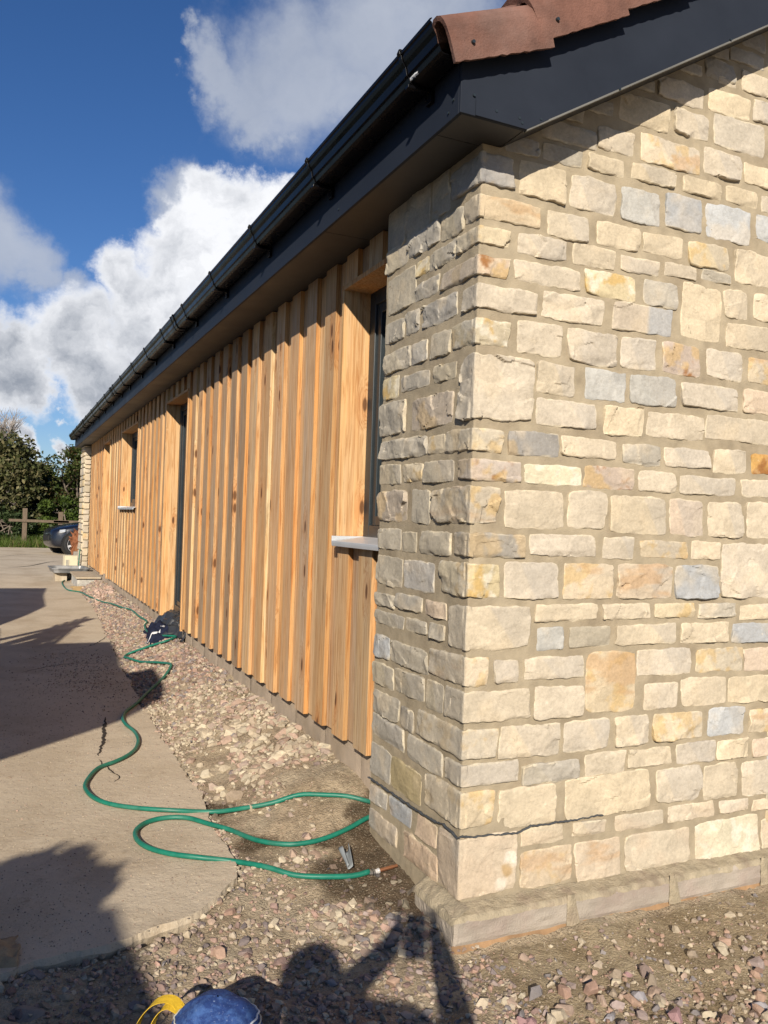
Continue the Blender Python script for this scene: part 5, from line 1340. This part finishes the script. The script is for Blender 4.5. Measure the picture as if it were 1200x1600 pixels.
# ------------------------------------------------------------------ foreground bag and sacking
def bag():
    gx, gy = .49, 1.92
    root = empty('denim_bag', (gx, gy, -.015), R(-35)); root.scale = (.82, .82, .60); tag(root, 'blue denim tool bag with white stitched rim and yellow webbing handle', 'bag')
    dm = bpy.data.materials.new('denim'); dm.use_nodes = True; T = NT(dm.node_tree); p = dm.node_tree.nodes['Principled BSDF']
    tc = T.new('ShaderNodeTexCoord'); v = tc.outputs['Object']; c = T.mix(T.smooth(T.noise(v, 26, 6, .7), .42, .66), (0.012, 0.04, 0.17), (0.05, 0.12, 0.33)); c = T.mix(T.smooth(T.noise(v, 120, 4, .7), .58, .72, 0, .6), c, (0.30, 0.38, 0.55))
    T.l.new(c, p.inputs['Base Color']); p.inputs['Roughness'].default_value = .85; bp = T.new('ShaderNodeBump'); bp.inputs['Strength'].default_value = .5; bp.inputs['Distance'].default_value = .003; T.l.new(T.noise(v, 300, 4, .6), bp.inputs['Height']); T.l.new(bp.outputs[0], p.inputs['Normal'])
    n = 64; prof = [(.80, .0), (.98, .02), (1.04, .10), (1.03, .19), (1.0, .235), (.975, .262), (.93, .285), (.80, .325), (.55, .362), (.25, .380), (.02, .385)]
    def bpt(r_, z, a, lift=0.0):
        q = 1 + .10 * mn.noise(Vector((math.cos(a) * 1.5, math.sin(a) * 1.5, z * 5))) + .05 * mn.noise(Vector((math.cos(a) * 5, math.sin(a) * 5, z * 20)))
        zz = z + (.010 * mn.noise(Vector((r_ * 2 * math.cos(a), r_ * 2 * math.sin(a), 4))) + .022 * mn.noise(Vector((r_ * 2.6 * math.cos(a), r_ * 2.6 * math.sin(a), 9))) * sst(.95, .8, r_)) * (z > .1)
        return (.135 * (r_ + lift) * q * math.cos(a), .115 * (r_ + lift) * q * math.sin(a), zz + lift * .08)
    V = [bpt(r_, z, 2 * math.pi * i / n) for (r_, z) in prof for i in range(n)]
    k = len(prof); F = [(j * n + i, j * n + (i + 1) % n, (j + 1) * n + (i + 1) % n, (j + 1) * n + i) for j in range(k - 1) for i in range(n)]
    b = B(); b.add(V, F); o = b.make('bag_body', dm, root, smooth=True); s = o.modifiers.new('s', 'SUBSURF'); s.levels = 1; s.render_levels = 1
    wm = material('stitch_thread', (0.62, 0.60, 0.52), .8)
    def ring(rr, z, a0, a1): return [bpt(rr, z, a, .012) for a in np.linspace(a0, a1, 90)]
    b = B(); b.tube(ring(.90, .294, -.6, 4.2), .0026, n=6); b.make('stitching', wm, root, smooth=True)
    b = B(); b.tube(ring(.84, .314, -1.0, 2.0), .0034, n=6); b.make('piping', material('white_piping', (0.75, 0.75, 0.76), .7), root, smooth=True)
    ym = material('yellow_webbing', (0.78, 0.50, 0.03), .75, var=.1, nscale=40, bump=.6, bscale=60, stretch=(1, 1, 1))
    P = catmull([(-.11, .03, .27), (-.15, .035, .315), (-.20, .03, .305), (-.235, .01, .25), (-.25, -.02, .16), (-.22, -.03, .10), (-.15, -.02, .08)], .012)
    P2 = catmull([(-.10, .02, .275), (-.155, .02, .305), (-.185, .0, .27), (-.19, -.03, .19), (-.13, -.05, .12)], .012)
    for PP in (P, P2):
        V = []
        for i, q in enumerate(PP):
            d = (PP[min(i + 1, len(PP) - 1)] - PP[max(i - 1, 0)]).normalized(); w = Vector((.1, 1, .15)); w = (w - d * w.dot(d)).normalized() * .019; up = d.cross(w).normalized() * .0014
            V += [q - w, q + w, q + w + up, q - w + up]
        m_ = len(PP); F = [(4 * i + j, 4 * i + (j + 1) % 4, 4 * i + 4 + (j + 1) % 4, 4 * i + 4 + j) for i in range(m_ - 1) for j in range(4)]
        b = B(); b.add(V, F); b.make('webbing_handle', ym, root)
bag()
def sacking():
    m = material('hessian', (0.36, 0.265, 0.16), .95, var=.2, nscale=30, bump=.7, bscale=200)
    def fn(s, t):
        x = lerp(-.42, .075, s) + .02 * nz(s * 3, t * 3, 2); y = lerp(2.36, 2.66, t) + .02 * nz(s * 3, t * 3, 2, 5)
        e = min(s, 1 - s, t, 1 - t); z = lerp(-.01, .085, sst(.25, .6, t)) + .07 * sst(0, .35, e) * (1 + .5 * nz(s * 5, t * 4, 1, 3)) + .012 * nz(s * 16, t * 11, 1)
        return (x, y, z)
    o = cloth_mesh('hessian_sack', fn, 60, 40, m, .004); tag(o, 'crumpled tan hessian sack in shadow over the slab edge, bottom left corner', 'sack')
    # chunks of broken concrete
    r = random.Random(21); V, F = ico(4)
    cm = material('broken_concrete', (0.27, 0.235, 0.20), .95, var=.25, nscale=20, bump=1.0, bscale=60)
    spots = [(-.02, 2.20, .14, 'grey lump of broken concrete below the tan sack'), (.16, 2.10, .085, 'smaller chip of broken concrete right of the largest lump'), (-.22, 2.30, .12, 'broken concrete lump half under the sack, leftmost of the lumps'), (.10, 2.33, .07, 'small concrete lump between the sack and the gravel'), (.06, 1.98, .09, 'pale topped concrete lump lowest in the bottom left corner')]
    for (x, y, s, lab) in spots:
        sd = r.uniform(0, 99); V2 = []
        for p in V:
            q = Vector(p); k = 1 + .38 * mn.noise(q * 1.2 + Vector((sd, 0, 0))) + .14 * mn.noise(q * 3.5 + Vector((sd, 0, 0))) + .05 * mn.noise(q * 11); V2.append((q.x * s * k, q.y * s * .85 * k, q.z * s * .62 * k))
        b = B(); b.add(V2, [tuple(f) for f in F]); o = b.make('concrete_lump', cm, smooth=True); o.location = (x, y, -.03 + s * .35); tag(o, lab, 'concrete lump', 'broken concrete lumps by the sack')
sacking()

# ------------------------------------------------------------------ the photographer, behind the camera
def photographer():
    h = Vector((.4639, .8859, 0)); rt = Vector((.8859, -.4639, 0)); up = Vector((0, 0, 1)); C0 = Vector((0, 0, 1.34))
    def P(a, back, z): return C0 + rt * a - h * back + up * z           # right, back, up relative to the camera
    root = empty('person', P(-.12, .50, -1.36)); tag(root, 'person in dark clothes standing behind the viewpoint holding up a phone', 'person')
    J = {}; E = []; 
    def j(n, p, r_): J[n] = (p, r_)
    j('pelvis', P(-.14, .50, -.52), .135); j('waist', P(-.15, .50, -.36), .120); j('chest', P(-.16, .48, -.14), .145); j('neck', P(-.26, .46, -.12), .052); j('skull', P(-.30, .44, -.03), .085); j('crown', P(-.30, .44, .05), .072)
    j('chin', P(-.295, .385, -.07), .045)
    for s, n in ((-1, 'l'), (1, 'r')):
        j(n + 'sh', P(-.16 + s * .15, .48, -.07), .060)
        if s > 0: j(n + 'el', P(.15, .33, -.26), .066); j(n + 'wr', P(.085, .095, -.085), .042); j(n + 'pa', P(.065, .05, -.03), .028)
        else: j(n + 'el', P(-.28, .25, -.20), .058); j(n + 'wr', P(-.085, .085, -.075), .038); j(n + 'pa', P(-.055, .05, -.03), .028)
        j(n + 'hip', P(-.14 + s * .09, .50, -.60), .085); j(n + 'kn', P(-.15 + s * .12, .47, -.95), .058); j(n + 'an', P(-.15 + s * .13, .52, -1.28), .040); j(n + 'toe', P(-.14 + s * .15, .38, -1.33), .035)
        E += [('chest', n + 'sh'), (n + 'sh', n + 'el'), (n + 'el', n + 'wr'), (n + 'wr', n + 'pa'), ('pelvis', n + 'hip'), (n + 'hip', n + 'kn'), (n + 'kn', n + 'an'), (n + 'an', n + 'toe')]
        # four fingers and a thumb curled round the phone
        for f in range(4):
            z = -.045 + .021 * f; p0 = J[n + 'pa'][0] + up * (z + .03) * .6; a = s * (.052 - .01 * (f % 2))
            j(n + 'f%da' % f, P(s * .062, .045, z - .008 + .0), .0085); j(n + 'f%db' % f, P(s * .060, .008, z), .008); j(n + 'f%dc' % f, P(s * .040, -.008 + .014, z + .004), .007)
            E += [(n + 'pa', n + 'f%da' % f), (n + 'f%da' % f, n + 'f%db' % f), (n + 'f%db' % f, n + 'f%dc' % f)]
        j(n + 't1', P(s * .05, .062, -.045), .011); j(n + 't2', P(s * .028, .040, -.030), .009); E += [(n + 'pa', n + 't1'), (n + 't1', n + 't2')]
    E += [('pelvis', 'waist'), ('waist', 'chest'), ('chest', 'neck'), ('neck', 'skull'), ('skull', 'crown'), ('skull', 'chin')]
    names = list(J); idx = {n: i for i, n in enumerate(names)}; o_ = root.location
    me = bpy.data.meshes.new('body'); me.from_pydata([tuple(J[n][0] - o_) for n in names], [(idx[a], idx[b]) for a, b in E], []); me.update()
    o = bpy.data.objects.new('body', me); COL.objects.link(o); o.parent = root
    sk = o.modifiers.new('skin', 'SKIN'); 
    if not me.skin_vertices: 
        bpy.context.view_layer.objects.active = o
    for i, n in enumerate(names):
        sv = me.skin_vertices[0].data[i]; sv.radius = (J[n][1], J[n][1] * (.75 if n in ('pelvis', 'waist', 'chest') else 1)); sv.use_root = n == 'pelvis'
    ss = o.modifiers.new('sub', 'SUBSURF'); ss.levels = 1; ss.render_levels = 2
    me.materials.append(material('dark_clothes', (0.03, 0.035, 0.05), .9))
    b = B(); V, F = ico(3); c = P(-.30, .455, .012) - o_; b.add([(c.x + p[0] * .092, c.y + p[1] * .098, c.z + p[2] * .095) for p in V if True], [tuple(f) for f in F]); b.make('hair', material('dark_hair', (0.03, 0.02, 0.015), .7), root, smooth=True)
    # the phone: its lens is the viewpoint
    b = B(); b.box(-.038, .038, .016, .024, -.13, .018); ph = b.make('phone', material('phone_black', (0.01, 0.01, 0.012), .2), bevel=.003)
    ph.matrix_world = Matrix.Translation(C0) @ Matrix.Rotation(-math.atan2(h.x, h.y), 4, 'Z') @ Matrix.Rotation(math.pi, 4, 'Z'); tag(ph, 'black phone held upright in both hands at the viewpoint', 'phone')
photographer()

# ------------------------------------------------------------------ unseen things added left of the view to cast shadows into it
def truck():  # invented truck, its silhouette shaped to the shadow outlines on the slab
    root = empty('truck_shadow_caster', (-2.7, 5, .07)); tag(root, 'white flatbed works truck added left of the view, shaped to cast the slab shadows', 'truck')
    body = material('white_truck_paint', (0.7, 0.7, 0.7), .3); dk = material('truck_chassis_black', (0.02, 0.02, 0.02), .6); O = Vector((-2.7, 5, 0))
    def bb(f, name, mat, **k):
        b = B(); f(b); b.V = [tuple(Vector(v) - O) for v in b.V]; return b.make(name, mat, root, **k)
    bb(lambda b: b.prism([(1.45, .55), (1.50, 1.62), (.92, 2.26), (.86, 2.34), (.72, 2.73), (1.0, 2.80), (1.55, 2.82), (1.66, 2.60), (2.35, 2.57), (2.60, 2.60), (3.50, 2.65), (3.55, .55)], -3.7, -1.6, 'x'), 'cab', body, bevel=.03)
    bb(lambda b: (b.box(-3.0, -2.8, 1.6, 10.2, .6, .8), b.box(-2.3, -2.1, 1.6, 10.2, .6, .8)), 'chassis', dk)
    bb(lambda b: (b.box(-3.7, -1.6, 3.75, 10.25, .95, 1.08), b.box(-1.66, -1.6, 3.75, 6.6, 1.0, 1.62), b.box(-3.7, -3.64, 3.75, 6.6, 1.0, 1.62)), 'flatbed', body, bevel=.01)
    bb(lambda b: b.prism([(6.82, 1.09), (6.82, 1.62), (7.2, 1.92), (7.67, 2.17), (9.1, 2.2), (10.14, 2.30), (10.14, 1.09)], -3.6, -1.6, 'x'), 'load_box', material('green_canvas', (0.05, 0.09, 0.06), .9), bevel=.02)
    bb(lambda b: [b.tube([(-1.75 - .3 * (k % 3), 3.9 + .2 * k, 1.1), (-1.62 - .05 * (k % 2), 4.6 + .13 * k, 2.1 + .09 * k)], .045, n=7) for k in range(7)] and [b.tube([(-1.7, 4.0, 1.7 + .12 * k), (-1.6, 5.7, 2.2 + .12 * k)], .025, n=6) for k in range(4)], 'timber_load', WOOD_PLAIN)
    for (x, y) in ((-1.8, 2.3), (-3.5, 2.3), (-1.8, 8.4), (-3.5, 8.4)):
        bb(lambda b: (b.cyl((x - .14, y, .50), (x + .14, y, .50), .43, n=28), b.cyl((x + .141, y, .50), (x + .15, y, .50), .24, n=18)), 'wheel', dk)
    bb(lambda b: (b.box(-1.605, -1.595, 1.75, 2.9, 1.65, 2.35),), 'side_window', GLASS)
WOOD_PLAIN = material('plain_timber', (0.5, 0.36, 0.2), .8)
truck()
def shadow_toilet():  # invented cabin, placed for the straight-edged shadow in the foreground
    root = empty('toilet_shadow_caster', (-2.32, -1.84, -.03)); root.scale = (1, 1, 1.065); tag(root, 'green plastic portable site toilet, unseen, added left of the viewpoint for its shadow', 'portable toilet')
    m = material('green_moulded_plastic', (0.03, 0.16, 0.10), .5, var=.08); w = material('white_roof_plastic', (0.7, 0.72, 0.7), .5)
    b = B(); b.box(-.57, .57, -.57, .57, .0, .12); b.make('base_skid', m, root, bevel=.015)
    b = B(); b.box(-.54, .54, -.54, .54, .121, 2.06)
    for k in range(7):
        q = -.45 + .15 * k
        b.box(.541, .555, q - .02, q + .02, .2, 1.95); b.box(-.555, -.541, q - .02, q + .02, .2, 1.95); b.box(q - .02, q + .02, -.555, -.541, .2, 1.95)
    b.make('cabin_shell', m, root, bevel=.01)
    b = B(); b.box(-.57, .57, -.57, .57, 2.061, 2.13); b.prism([(-.56, 2.131), (0, 2.19), (.56, 2.131)], -.56, .56, 'y'); b.make('roof', w, root, bevel=.02)
    b = B(); b.box(-.33, .33, .541, .57, .16, 1.98); d = b.make('door', w, root, bevel=.01)
    b = B(); b.box(.22, .28, .571, .60, 1.0, 1.14); b.make('handle', METAL, d, bevel=.005)
    b = B(); b.cyl((-.42, -.42, 2.13), (-.42, -.42, 2.36), .045); b.make('vent_pipe', w, root)
shadow_toilet()
tree('shrub_shadow_caster', (-1.86, -.58, 0), .70, .85, 2.12, 26000, .05, G2, 'tall leafy laurel shrub, out of view, added to throw the near lumpy shadow', 'shrub', 31, 6, .05, None, 24)  # guessed shrub, sized and placed for the rounded shadow on the slab
